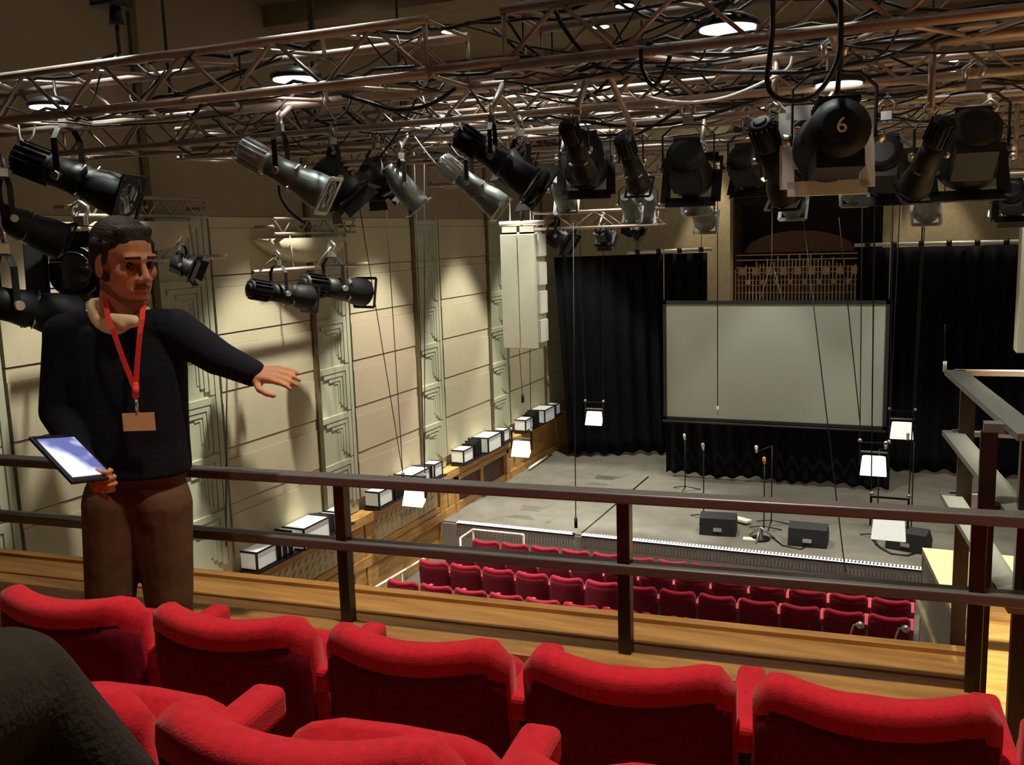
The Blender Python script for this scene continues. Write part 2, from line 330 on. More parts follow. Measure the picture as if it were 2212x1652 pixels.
# ================================================================== BALCONY RAIL AND GUARD
def railx(x): return 2.86+.085*(x)
rl = thing('balcony_railing', 'dark metal two-bar railing along the balcony front', 'railing', (-1.5, railx(-1.5), 0))
def L(o, p): return V(p)-o.location
rz = .918
for z, h_, w_, nm in ((rz, .034, .062, 'top_rail'), (.686, .034, .062, 'lower_rail')):
    a = (-6.0, railx(-6.0), z); b = (.6, railx(.6), z)
    MB().box(L(rl, (V(a)+V(b))/2), ((V(b)-V(a)).length, w_, h_), M.Rotation(math.atan(.085), 3, 'Z')).build(nm, m_railbar, rl, bevel=.006)
for x in (-5.6, -4.6, -3.62, -1.845, -.845, .165):
    MB().box(L(rl, (x, railx(x), .4525)), (.042, .042, .905)).build('post', m_rail, rl, bevel=.004)
gd = thing('guard_rail', 'dark steel guard frame with flat grey bars beside the gallery steps', 'guard rail', (.2, 3.6, -.05))
gz = 1.15
FL = atZ(2062, 804, gz); FR = V((1.0, FL.y+.08, gz)); NL = V((.175, 3.06, gz)); NR = V((1.0, 3.12, gz)); DG = atZ(2230, 945, gz)
for dz, mm in ((0, m_railg), (-.245, m_railg), (-.50, m_railg)):
    nm = ('top_bar', 'middle_bar', 'lower_bar')[(0, -.245, -.50).index(dz)]
    b = MB(); Z = V((0, 0, dz))
    b.strap([L(gd, FL+Z), L(gd, DG+Z)], DG.cross(V((0, 0, 1))) if 0 else (DG-FL).cross(V((0, 0, 1))), .075, .02)
    b.build(nm, mm, gd)
    b = MB().strap([L(gd, FL+Z), L(gd, FR+Z)], (0, 1, 0), .045, .02); b.build(nm, m_railg if dz else m_alul, gd)
    b = MB().strap([L(gd, NL+Z+V((0, 0, -.01))), L(gd, NR+Z+V((0, 0, -.01)))], (0, 1, 0), .05, .03); b.build(nm, m_rail if dz else m_railg, gd)
for p, w_, z0 in ((V((FL.x+.05, FL.y-.03, 0)), .055, -.01), (V((.19, 3.05, 0)), .045, 0), (V((.30, 3.02, 0)), .06, 0), (V((.95, 3.1, 0)), .05, 0)):
    MB().box(L(gd, (p.x, p.y, (gz+z0)/2-.01)), (w_, w_, gz-z0-.02)).build('post', m_rail, gd)
# ================================================================== SEATS
def seatback(w, h, th, curve, n=14, zlo=0.0, href=None, dy=0.0):
    href = href or h
    # cushion: x across, y depth (front +y), curved so the middle bows to the rear, rounded top corners
    mb = MB(); prof = []; K = 16
    for k in range(K):                       # cross-section in (depth, height): rounded slab
        a = 2*PI*k/K; c, s_ = math.cos(a), math.sin(a)
        prof.append((math.copysign(abs(c)**.55, c), math.copysign(abs(s_)**.22, s_)))
    vs = []
    for i in range(n+1):
        u = -1+2*i/n; e = abs(u); x = w/2*u
        edge = 1-max(0, (e-.80)/.20)**2.4*.22 if e > .8 else 1
        tk = th/2*(1-.45*max(0, (e-.82)/.18)**2)
        yb = curve*(u*u-.5); top = h*(1-.03*(1-u*u))
        top -= .07*max(0, (e-.72)/.28)**2.2
        for pd, ph in prof:
            z = zlo+(top-zlo)*(ph+1)/2
            y = yb+pd*tk*(1.12 if ph > .3 else 1)-.055*(z/href-.6)*1.6+dy   # leans back at the top
            vs.append((x, y, z))
    fs = [(i*K+k, i*K+(k+1) % K, (i+1)*K+(k+1) % K, (i+1)*K+k) for i in range(n) for k in range(K)]
    mb.add(vs, fs, True); mb.add(vs, [tuple(range(K-1, -1, -1)), tuple(n*K+k for k in range(K))], True); return mb
def backshade(w, h, th, curve, zlo, n=14):  # dark sheet over the seat rear, standing in for its shade
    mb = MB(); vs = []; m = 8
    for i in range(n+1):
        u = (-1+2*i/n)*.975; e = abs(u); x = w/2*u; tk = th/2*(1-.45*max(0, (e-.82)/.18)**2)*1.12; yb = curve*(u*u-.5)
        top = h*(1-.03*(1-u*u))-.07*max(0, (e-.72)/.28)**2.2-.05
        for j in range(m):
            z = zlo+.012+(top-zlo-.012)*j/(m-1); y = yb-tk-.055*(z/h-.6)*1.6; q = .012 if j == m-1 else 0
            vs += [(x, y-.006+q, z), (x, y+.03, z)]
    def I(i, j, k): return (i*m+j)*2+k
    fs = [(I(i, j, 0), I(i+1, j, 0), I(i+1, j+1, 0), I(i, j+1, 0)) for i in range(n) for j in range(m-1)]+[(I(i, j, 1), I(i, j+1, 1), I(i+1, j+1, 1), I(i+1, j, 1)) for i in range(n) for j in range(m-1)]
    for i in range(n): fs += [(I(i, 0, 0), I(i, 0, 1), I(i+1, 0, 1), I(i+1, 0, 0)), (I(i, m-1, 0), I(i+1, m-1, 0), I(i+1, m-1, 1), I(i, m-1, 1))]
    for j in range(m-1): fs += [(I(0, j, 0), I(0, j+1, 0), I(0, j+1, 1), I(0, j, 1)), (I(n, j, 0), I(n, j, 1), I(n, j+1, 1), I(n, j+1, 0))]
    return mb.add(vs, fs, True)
def make_seat(name, label, group, big):
    t = thing(name, label, 'seat', group=group)
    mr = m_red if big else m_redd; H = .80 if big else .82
    seatback(.495, H, .088, .075, zlo=.38).build('backrest', mr, t)
    backshade(.495, H, .088, .075, .38).build('back_shade_panel', m_back if big else m_backd, t)
    sc = MB()                                # tipped-up seat pad
    rot = M.Rotation(math.radians(66), 3, 'X')
    sb = MB(); K = 24; vs = []
    for sx, zz in ((1, -.045), (1.06, -.02), (1.06, .02), (1, .045)):
        for k in range(K):
            a = 2*PI*k/K; c, s_ = math.cos(a), math.sin(a)
            p = V((math.copysign(abs(c)**.45, c)*.205*sx, math.copysign(abs(s_)**.45, s_)*.2*sx+.2, zz)); vs.append(V((0, .13, .235))+rot @ p)
    sb.add(vs, [(j*K+k, j*K+(k+1) % K, (j+1)*K+(k+1) % K, (j+1)*K+k) for j in range(3) for k in range(K)], True); sb.add(vs, [tuple(range(K-1, -1, -1)), tuple(3*K+k for k in range(K))], True)
    sb.build('seat_pad', mr, t)
    return t
def add_arm(t, side, big, first=False):
    x = side*.255
    a = MB().bb((x-.035, .0, .575), (x+.035, .33, .64)) if big else MB().bb((x-.03, .02, .57), (x+.03, .40, .63))
    a.build('armrest', m_red if big else m_redp, t, bevel=.016 if big else 0)
    s = MB().bb((x-.02, .08, .05), (x+.02, .14, .57)).bb((x-.02, .08, .0), (x+.02, .32, .05)).bb((x-.02, .22, .3), (x+.02, .30, .575)); s.build('standard', m_metal if big else m_greymetal, t)
big = make_seat('theatre_seat', '', 'front balcony row seats', True); add_arm(big, 1, True)
sp = {'ang': math.atan(.075)}
R1 = [(-2.20, 'leftmost of the front balcony row, in front of the standing man'), (-1.665, 'second from the left in the front balcony row'), (-1.13, 'third from the left in the front balcony row'),
      (-.60, 'fourth from the left in the front balcony row'), (-.07, 'widest looking one in the front balcony row, left of the guard posts'), (.46, 'cut off by the right edge of the photo')]
R2 = [(-1.855, 'second balcony row, leftmost, behind the dark knee'), (-1.325, 'second balcony row, half hidden by the dark knee'), (-.795, 'second balcony row, nearest one at the bottom middle'), (-.265, 'second balcony row, only its armrest showing at bottom right')]
def placeseat(proto, first, x, y, z, lab, grp):
    o = proto if first else copy_tree(proto); o.location = (x, y, z); o.rotation_euler = (0, 0, sp['ang']); o['label'] = lab; o['group'] = grp; return o
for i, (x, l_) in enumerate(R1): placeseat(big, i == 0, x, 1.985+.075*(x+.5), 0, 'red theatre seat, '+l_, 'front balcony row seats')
seats_end = [o for o in bpy.data.objects if o.get('group') == 'front balcony row seats' and not o.parent]
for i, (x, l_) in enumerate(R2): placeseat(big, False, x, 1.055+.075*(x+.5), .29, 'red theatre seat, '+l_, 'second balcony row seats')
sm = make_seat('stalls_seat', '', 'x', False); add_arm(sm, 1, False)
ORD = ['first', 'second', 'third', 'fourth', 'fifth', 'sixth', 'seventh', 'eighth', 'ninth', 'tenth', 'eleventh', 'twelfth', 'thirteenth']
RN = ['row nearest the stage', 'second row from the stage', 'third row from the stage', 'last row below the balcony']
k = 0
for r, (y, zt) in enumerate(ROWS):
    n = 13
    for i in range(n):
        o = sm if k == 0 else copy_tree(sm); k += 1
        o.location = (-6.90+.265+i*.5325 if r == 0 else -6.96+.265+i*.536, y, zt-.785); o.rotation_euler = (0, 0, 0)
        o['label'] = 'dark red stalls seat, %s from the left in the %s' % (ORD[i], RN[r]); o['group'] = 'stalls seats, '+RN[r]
for c in kids(sm): pass
# rails round the stalls block
def edge_rail(name, pts, lab):
    t = thing(name, lab, 'railing', pts[0]); MB().tube([V(p)-V(pts[0]) for p in pts], .022, 8).build('rail', m_alul, t); return t
t = edge_rail('aisle_railing', [atX(797, 1277, -7.5), atX(930, 1198, -7.5)], 'pale metal rail sloping along the left edge of the stalls')
for q in (.1, .5, .9):
    p = atX(797, 1277, -7.5).lerp(atX(930, 1198, -7.5), q)-t.location; MB().cyl(p, p+V((0, 0, ZF-(p.z+t.location.z))), .018, n=8).build('post', m_alul, t)
p0 = V((-7.05, 14.25, -3.28)); t = edge_rail('seat_front_railing', [p0+V((0, -.5, 0)), p0, p0+V((.95, 0, 0)), p0+V((.95, -.08, 0))], 'pale metal rail around the front left stalls seat')
for p in (V((0, 0, 0)), V((0, .5, 0)), V((.95, .5, 0))): MB().cyl(p, p+V((0, 0, ZF+3.28)), .018, n=8).build('post', m_alul, t)
# ================================================================== STAGE EDGE LIGHTS
for nm, xa, xb, lab in (('a', -7.83, -5.52, 'short lit strip of white dots at the left of the stage front edge'), ('b', -5.38, 1.6, 'long lit strip of white dots along the stage front edge')):
    t = thing('stage_edge_light', lab, 'light strip', (xa, 15.2, ZS))
    MB().bb((0, -.045, -.03), (xb-xa, .02, .012)).build('housing', m_metal, t)
    n = int((xb-xa)/.054); poly = [(.01, -.085)]
    for i in range(n): x = .012+i*.054; poly += [(x, -.085), (x, .03), (x+.026, .03), (x+.026, -.085)]
    poly += [(xb-xa-.01, -.085), (xb-xa-.01, -.087), (.01, -.087)]; d = MB().prism(poly, .013, .024)
    d.build('led_row', m_led, t)
# ================================================================== DRAPES, SCREEN
def drape(name, pts, zt, zb, lab, amp=.07, wl=.34, lean=0):
    mb = MB(); pts = [V(p) for p in pts]; Ls = [0]
    for a, b in zip(pts, pts[1:]): Ls.append(Ls[-1]+(b-a).length)
    n = int(Ls[-1]/.045); nz = 14; vs = []; d = (pts[-1]-pts[0]).normalized(); nr = V((-d.y, d.x, 0))
    for side in (0, 1):
        for i in range(n+1):
            s = Ls[-1]*i/n; j = 0
            while j < len(pts)-2 and s > Ls[j+1]: j += 1
            p = pts[j].lerp(pts[j+1], (s-Ls[j])/(Ls[j+1]-Ls[j]))
            ph = 2*PI*s/wl+.9*math.sin(s*2.3)
            for k in range(nz+1):
                q = k/nz; A_ = amp*(.55+.45*q)*(1+.3*math.sin(s*3.1+1))
                z = zt+(zb+.03*math.sin(s*4.2)+.02*math.sin(ph)-zt)*q
                P = p+nr*(A_*math.sin(ph+.4*q*math.sin(s*5))+side*.012)+d*(lean*q*(1-i/n))
                vs.append((P.x, P.y, z))
    m_ = nz+1; N = (n+1)*m_
    fs = [(i*m_+k, (i+1)*m_+k, (i+1)*m_+k+1, i*m_+k+1) for i in range(n) for k in range(nz)]
    fs += [tuple(N+q for q in reversed(f)) for f in fs]
    for i in range(n): fs += [(i*m_, N+i*m_, N+(i+1)*m_, (i+1)*m_), (i*m_+nz, (i+1)*m_+nz, N+(i+1)*m_+nz, N+i*m_+nz)]
    for k in range(nz): fs += [(k, k+1, N+k+1, N+k), (n*m_+k, N+n*m_+k, N+n*m_+k+1, n*m_+k+1)]
    mb.add(vs, fs, True); return tag(mb.build(name, m_black), lab, 'curtain')
drape('stage_curtain', [(-7.85, 20.6, 0), (-6.2, 21.3, 0), (-4.55, 21.75, 0)], 1.22, ZS+.06, 'tall black pleated stage curtain left of the screen', lean=.25)
drape('stage_curtain', [(-1.3, 21.3, 0), (2.8, 21.3, 0)], 1.26, ZS+.06, 'tall black pleated stage curtain right of the screen')
drape('screen_skirt', [(-4.99, 19.6, 0), (-.50, 19.6, 0)], -2.16, ZS+.08, 'black pleated skirt hanging below the projection screen', amp=.05, wl=.3)
def pipe(a, b, r, m, name, lab, clips=0):
    a, b = V(a), V(b); t = thing(name, lab, 'pipe', a); MB().cyl((0, 0, 0), b-a, r, n=10).build('tube', m, t)
    for i in range(clips):
        p = (b-a)*((i+.5)/clips); MB().cyl(p-(b-a).normalized()*.05, p+(b-a).normalized()*.05, r*1.5, n=8).build('clip', m_metal, t)
    for f in (.12, .88):
        p = (b-a)*f; MB().cyl(p, p+V((0, 0, CEIL-a.z-p.z)), .008, n=6).build('hanger', m_cable, t)
    return t
pipe((-6.3, 21.25, 1.27), (-4.45, 21.75, 1.30), .04, m_alul, 'curtain_pipe', 'bright curtain pipe above the left stage curtain', 4)
pipe((-1.36, 21.2, 1.32), (2.75, 21.2, 1.32), .04, m_alul, 'curtain_pipe', 'bright curtain pipe above the right stage curtain', 8)
sx0, sx1, sy, sz0, sz1 = -4.98, -.58, 19.4, -2.2, .30
t = thing('projection_screen', 'large pale projection screen in a black frame hung above the stage', 'projection screen', ((sx0+sx1)/2, sy, sz0))
def lb(a, b): return [V(p)-t.location for p in (a, b)]
MB().bb(*lb((sx0+.06, sy-.01, sz0+.06), (sx1-.06, sy+.01, sz1-.06))).build('screen_fabric', m_screen, t)
for a, b in (((sx0, sy-.03, sz0), (sx0+.07, sy+.03, sz1)), ((sx1-.07, sy-.03, sz0), (sx1, sy+.03, sz1)), ((sx0, sy-.03, sz1-.07), (sx1, sy+.03, sz1)), ((sx0, sy-.03, sz0), (sx1, sy+.03, sz0+.06))):
    MB().bb(*lb(a, b)).build('frame_bar', m_screenf, t)
MB().cyl(*lb((sx0, sy-.08, sz0-.03), (sx1, sy-.08, sz0-.03)), .025, n=8).build('bottom_batten', m_screenf, t)
for x in (sx0+.02, sx1-.02): MB().cyl(*lb((x, sy, sz1), (x, sy, 2.6)), .012, n=6).build('hang_cable', m_alu, t)
ap = atY(1667, 562, sy); b = MB().tube([L(t, (ap.x-.22, sy, sz1)), L(t, ap), L(t, (ap.x+.22, sy, sz1))], .012); b.tube([L(t, ap), L(t, ap+V((0, 0, 2.4)))], .008); b.build('bridle', m_steel, t)
# organ fretwork in the niche
t = thing('organ_grille', 'tan fretwork grille in the dark niche above the screen', 'grille', (-2.75, 23.35, -.6))
b = MB(); c = MB()
for i in range(36):
    x = -1.45+i*.083; hh = 1.6-.35*abs((i-18)/18)**2+(.0 if i % 3 else .1); b.box((x, 0, hh/2), (.030, .03, hh))
for z in (.8, .98, 1.1, 1.28, 1.4, 1.58, 1.7): c.box((0, .02, z), (2.9, .03, .025))
for i in range(9): c.box((-1.3+i*.325, -.02, 1.3), (.16, .03, .16)); c.box((-1.14+i*.325, -.02, 1.05), (.1, .03, .1))
b.build('upright_bars', m_tan, t); c.build('cross_bars', m_tan, t)
p = [(math.cos(PI*i/16)*1.25, 1.75+math.sin(PI*i/16)*.5) for i in range(17)]
a_ = MB(); n = len(p); vs = [(x, .12, z) for x, z in p]+[(x, .2, z) for x, z in p]; a_.add(vs, [tuple(range(n)), tuple(range(2*n-1, n-1, -1))]+[(i, i+1, n+i+1, n+i) for i in range(n-1)]+[(n-1, 0, n, 2*n-1)]); a_.build('arched_head', m_brown, t)
# ================================================================== SPEAKERS AND HANGING LAMPS
def line_array(x, y, zt, zb, lab, w=.60):
    t = thing('line_array_speaker', lab, 'loudspeaker', (x, y, zb)); H = zt-zb; d = .42
    for s, nm in ((-1, 0), (1, 1)): MB().bb((s*w/4-w/4+.006, -d/2, 0), (s*w/4+w/4-.006, d/2, H)).build('cabinet', m_whitep, t, bevel=.01)
    for i in range(4): MB().bb((w/2, -d/2+.05, .1+i*H/4), (w/2+.04, d/2-.05, .06+(i+1)*H/4-.06)).build('side_plate', m_white, t)
    for s in (-1, 1): MB().bb((s*w/4-.12, -.18, H), (s*w/4+.12, -.15, H+.12)).bb((s*w/4-.12, -.18, H), (s*w/4+.12, .15, H+.03)).build('top_bracket', m_white, t)
    MB().cyl((-.38, 0, H+.17), (.38, 0, H+.17), .04, n=10).build('hanging_bar', m_alul, t)
    for s in (-.2, .15): MB().cyl((s, 0, H+.17), (s, 0, 4.9-zb), .010, n=6).build('hang_cable', m_alul, t)
    MB().cyl((.0, 0, H+.03), (.0, 0, H+.5), .03, n=8).build('stem', m_metal, t)
    return t
line_array(-5.86, 14, 1.76, -.04, 'tall cream double column loudspeaker hanging left of the stage'); line_array(1.42, 14, 1.78, .03, 'cream column loudspeaker cut off by the right photo edge')
FLD = [((1283, 902), 18.6, 'white floodlight hanging in front of the left black curtain'), ((1948, 928), 17.2, 'white floodlight hanging just right of the screen corner'),
       ((1887, 1004), 14.6, 'white floodlight hanging before the right end of the screen skirt'), ((1920, 1136), 11.3, 'largest white floodlight, hanging over the right stage monitor'),
       ((893, 1072), 12.8, 'white floodlight hanging before the tiled dado at left'), ((1125, 968), 15.9, 'dim white floodlight hanging before the wood panelling at left')]
fp = None
for i, (px, Y, lab) in enumerate(FLD):
    c = atY(*px, Y)
    if fp is None:
        fp = t = thing('floodlight', lab, 'floodlight', c, group='hanging floodlights')
        b = MB(); b.add([(-.19, -.06, -.16), (.19, -.06, -.16), (.165, .02, .13), (-.165, .02, .13), (-.15, .14, -.10), (.15, .14, -.10), (.13, .14, .11), (-.13, .14, .11)], [(0, 1, 2, 3), (4, 7, 6, 5), (0, 4, 5, 1), (3, 2, 6, 7), (0, 3, 7, 4), (1, 5, 6, 2)]); b.build('lamp_housing', m_shade, t, bevel=.012)
        MB().bb((-.2, .03, .17), (.2, .06, .195)).build('cross_bar', m_steel, t)
        for s in (-1, 1):
            MB().bb((s*.2-.012, .02, -.02), (s*.2+.012, .07, .34)).build('yoke_arm', m_lamp, t); MB().ball((s*.2, .045, .35), .03).build('yoke_knob', m_steel, t)
        MB().bb((-.2, .035, .31), (.2, .055, .33)).build('yoke_bar', m_lamp, t)
    else:
        t = copy_tree(fp); t.location = c; t['label'] = lab
    hang = [(-.2, 0), (.2, 0)] if i != 4 else [(-.55, -.5), (.3, .2)]
    for s, (dx, dy) in zip((-1, 1), hang):
        MB().tube([(s*.2, .045, .35), (s*.2*.4+dx, .045+dy, 2.9-c.z+1.0)], .007, 5).build('hang_cable', m_cable, t)
# wall lights: stepped opal boxes in black frames
WLAB = ['stepped white wall light, nearest and largest along the dado', 'stepped white wall light behind the left railing post', 'stepped white wall light, third along the dado, below the narrow wall bay', 'stepped white wall light beside the left stage curtain']
wp = None
for i in range(4):
    y0 = 9.70+3.11*i
    if wp is None:
        wp = t = thing('wall_light', WLAB[0], 'wall light', (XW+.02, y0, GZ), group='stepped wall lights')
        segs = [(0, .42, .24, .26), (.58, .62, .0, 0), (.92, 1.55, .30, .36), (1.95, 2.25, .24, .24)]
        for a, b_, h_, d_ in segs:
            if h_: MB().bb((0, a, .04), (d_, b_, .04+h_)).build('opal_box', m_opal, t)
            if h_:
                fr = MB()
                for yy in (a, b_):
                    for zz in (.04, .04+h_): fr.bb((0, yy-.012, zz-.012), (d_+.012, yy+.012, zz+.012))
                    fr.bb((d_-.012, yy-.012, .04), (d_+.014, yy+.012, .04+h_))
                for zz in (.04, .04+h_): fr.bb((d_-.004, a, zz-.010), (d_+.014, b_, zz+.010))
                fr.build('box_frame', m_cable, t)
        for yy, h_ in ((.55, .26), (.68, .29), (.81, .32), (1.65, .30), (1.75, .28), (1.85, .26)):
            MB().bb((0, yy-.055, .04), (.22, yy+.055, .02+h_)).build('opal_box', m_opal, t)
            f = MB(); f.bb((0, yy-.075, .03), (.29, yy-.055, .05+h_)).build('fin', m_cable, t)
        MB().bb((0, -.05, 0), (.30, 2.32, .03)).build('shelf', m_metal, t)
    else:
        t = copy_tree(wp); t.location = (XW+.02, y0, GZ); t['label'] = WLAB[i]
# ================================================================== TRUSSES
def truss(name, x0, x1, y0, z0, lab, dy=.46, dz=.25, r=.024):
    t = thing('lighting_truss', lab, 'truss', (x0, y0, z0)); Lx = x1-x0
    for y in (0, dy):
        for z in (0, dz): MB().cyl((0, y, z), (Lx, y, z), r, n=10).build('chord', m_alu, t)
    n = max(2, int(Lx/.27)//2*2); s = Lx/n
    def zig(fa, fb):
        b = MB()
        for i in range(n):
            p, q = (fa, fb) if i % 2 == 0 else (fb, fa)
            b.cyl((i*s, *p), ((i+1)*s, *q), .0115, n=6)
        b.cyl((.01, *fa), (.01, *fb), .011, n=6); b.cyl((Lx-.01, *fa), (Lx-.01, *fb), .011, n=6); b.build('lattice', m_alu, t)
    zig((0, 0), (0, dz)); zig((dy, 0), (dy, dz)); zig((0, 0), (dy, 0)); zig((0, dz), (dy, dz))
    for f in (.15, .85):
        MB().cyl((Lx*f, dy/2, dz), (Lx*f, dy/2, CEIL-z0), .012, n=6).build('hanging_chain', m_cable, t)
    return t
ZT = 2.52
TR = [('', -7.6, -2.22, 4.2, ZT, 'nearest lighting truss, left length ending beside the gap'), ('', -1.83, 2.7, 4.2, ZT, 'nearest lighting truss, right length crossing the top right corner'),
      ('', -7.0, 2.7, 5.86, ZT, 'second lighting truss from the balcony'), ('', -6.2, 2.7, 6.85, ZT, 'third lighting truss from the balcony'), ('', -6.2, 2.7, 8.35, ZT, 'fourth lighting truss from the balcony'), ('', -6.0, 2.7, 11.2, ZT-.1, 'fifth lighting truss, far behind the black lanterns'),
      ('', -5.75, -3.7, 14.2, 1.83, 'short bright truss beside the left hanging loudspeaker'), ('', .4, 2.7, 14.5, 2.1, 'short truss beside the right hanging loudspeaker')]
for a in TR: truss(*a)
b = tag(MB().cyl((-2.3, 4.66, ZT), (-1.75, 4.66, ZT), .02, n=8).build('joining_pipe', m_alu), 'rear pipe bridging the gap between the two nearest truss lengths', 'pipe')
b = tag(MB().cyl((-2.3, 4.2, ZT+.02), (-1.75, 4.2, ZT+.02), .02, n=8).build('joining_pipe', m_alu), 'front pipe bridging the gap between the two nearest truss lengths', 'pipe')
# cables woven along the trusses: nobody could count them
for (x0, x1, y0, z0, n, lab) in ((-7.4, -2.3, 4.2, ZT, 34, 'tangle of thin black cables along the near left truss'), (-2.3, 2.6, 4.2, ZT, 60, 'thick tangle of black cables along the near right truss'), (-5.5, 2.6, 5.9, ZT, 60, 'tangle of black cables along the second truss'), (-5.5, 2.6, 6.9, ZT, 40, 'tangle of black cables along the third truss'), (-5.5, 2.6, 8.4, ZT, 34, 'tangle of black cables along the fourth truss')):
    b = MB()
    for i in range(n):
        xa = random.uniform(x0, x1); ln = random.choice((.25, .4, .6, .9, 1.3)); xb = min(x1, xa+ln)
        ya, yb_ = y0+random.uniform(-.05, .5), y0+random.uniform(-.05, .5)
        za, zb_ = z0+random.choice((.0, .03, .25, .27)), z0+random.choice((.0, .03, .25))
        pts = sag((xa, ya, za), (xb, yb_, zb_), random.uniform(.02, .16), 8)
        pts = [p+V((0, random.uniform(-.02, .02), random.uniform(-.012, .012))) for p in pts]
        b.tube(pts, random.choice((.005, .006, .008, .011)), 5)
    for q in range(3):
        pts = [V((x0+(x1-x0)*i/40, y0+.08+.1*q+random.uniform(-.03, .03), z0+.035+random.uniform(-.02, .03)+(.22 if q == 1 else 0))) for i in range(41)]; b.tube(pts, .011, 5)
    tag(b.build('cable_tangle', m_cable), lab, 'cables', kind='stuff')
def cable(pxs, Y, r, m, lab, name='loose_cable'):
    pts = [atY(x, y, Y) for x, y in pxs]; P = []
    for i in range(len(pts)-1):       # Catmull-Rom
        p0, p1, p2, p3 = pts[max(i-1, 0)], pts[i], pts[i+1], pts[min(i+2, len(pts)-1)]
        for k in range(8):
            t = k/8; P.append(.5*((2*p1)+(p2-p0)*t+(2*p0-5*p1+4*p2-p3)*t*t+(3*p1-p0-3*p2+p3)*t**3))
    P.append(pts[-1]); return tag(MB().tube(P, r, 7).build(name, m), lab, 'cable')
cable([(1395, 208), (1440, 218), (1500, 221), (1570, 210), (1640, 182), (1700, 150), (1712, 122)], 4.6, .008, m_cablew, 'long white cable swagging between the trusses at upper right')
cable([(1480, 115), (1510, 128), (1550, 132), (1600, 122), (1650, 96)], 4.5, .005, m_cablew, 'thin white cable crossing the bright strip on the near right truss')
cable([(1670, 205), (1695, 235), (1735, 241), (1775, 228), (1805, 187)], 5.87, .007, m_cablew, 'pale cable loop beside the numbered lantern')
cable([(895, 295), (915, 322), (940, 352), (955, 365)], 5.88, .007, m_cablew, 'short white cable running to the bright lantern in the middle')
cable([(1670, -20), (1668, 80), (1658, 180), (1690, 215), (1760, 205), (1812, 120), (1815, -20)], 4.1, .011, m_cable, 'thick black cable loop hanging from above at upper right')
cable([(1780, -20), (1815, 50), (1812, 160), (1808, 205)], 4.15, .011, m_cable, 'black cable dropping to the numbered lantern')
cable([(1385, 105), (1388, 150), (1410, 185), (1430, 165), (1448, 120)], 4.15, .010, m_cable, 'black cable loop under the near truss at upper middle')
cable([(740, 205), (800, 222), (860, 238), (930, 225), (985, 190)], 4.15, .010, m_cable, 'black cable sagging below the near truss left of the gap')
cable([(602, 400), (606, 425), (625, 455), (655, 480)], 4.6, .008, m_cable, 'black tail cable hanging below the ribbed lantern')
cable([(40, 270), (45, 300), (60, 305), (72, 290), (75, 262)], 4.4, .006, m_cablew, 'small pale cable loop above the leftmost lantern')
cable([(905, 205), (880, 250), (850, 300), (812, 350)], 5.87, .008, m_cable, 'black cable running down to the lantern pair beside the wall')
# cables dropping through the hall to the stage
def drop(p, q, Y0, Y1, lab, bob=None, r=.009):
    a, b_ = atY(*p, Y0), atY(*q, Y1); t = thing('hanging_microphone' if bob else 'hanging_cable', lab, 'microphone' if bob else 'cable', b_)
    d = a-b_; a2 = a+d.normalized()*0
    MB().cyl((0, 0, 0), d, r, n=5).build('cable', m_cable, t)
    if bob: MB().cyl((0, 0, -.09), (0, 0, .07), .028, n=8).build('capsule', m_white if bob == 2 else m_lamp, t)
drop((1238, 480), (1244, 1128), 14, 14, 'thin microphone cable hanging in front of the stage edge', 1)
drop((1550, 300), (1550, 885), 17, 17, 'thin microphone cable hanging across the left of the screen', 2)
drop((1735, 470), (1826, 1236), 15, 14.6, 'black cable slanting across the right half of the screen')
drop((1812, 470), (1858, 915), 16, 16, 'black cable slanting near the right edge of the screen')
drop((1118, 700), (1129, 858), 15, 15, 'small black microphone hanging below the left column loudspeaker', 1, .006)
drop((2041, 700), (2041, 790), 16, 16, 'small white microphone hanging before the right black curtain', 2, .006)
drop((490, 800), (488, 1180), 8.2, 8.2, 'thin cable hanging down the left wall beside the man')
# chain hoist top left
h = atY(240, 10, 4.45); t = thing('chain_hoist', 'black chain hoist motor hanging above the near left truss', 'chain hoist', h)
MB().bb((-.09, -.09, -.02), (.09, .09, .26)).build('motor_body', m_lamp, t, bevel=.02); MB().cyl((.03, 0, -.02), (.03, 0, -.12), .03, .045, n=10).build('chain_bag', m_lamp, t)
MB().cyl((0, 0, .26), (0, 0, CEIL-.3-h.z), .012, n=6).build('chain', m_steel, t)
b = MB(); b.cyl((.03, 0, -.12), (.03, 0, -.28), .012, n=6); b.tube([(-.14, -.2, ZT+.26-h.z), (.03, 0, -.28), (.16, -.2, ZT+.26-h.z)], .01); b.build('bridle_sling', m_cable, t)
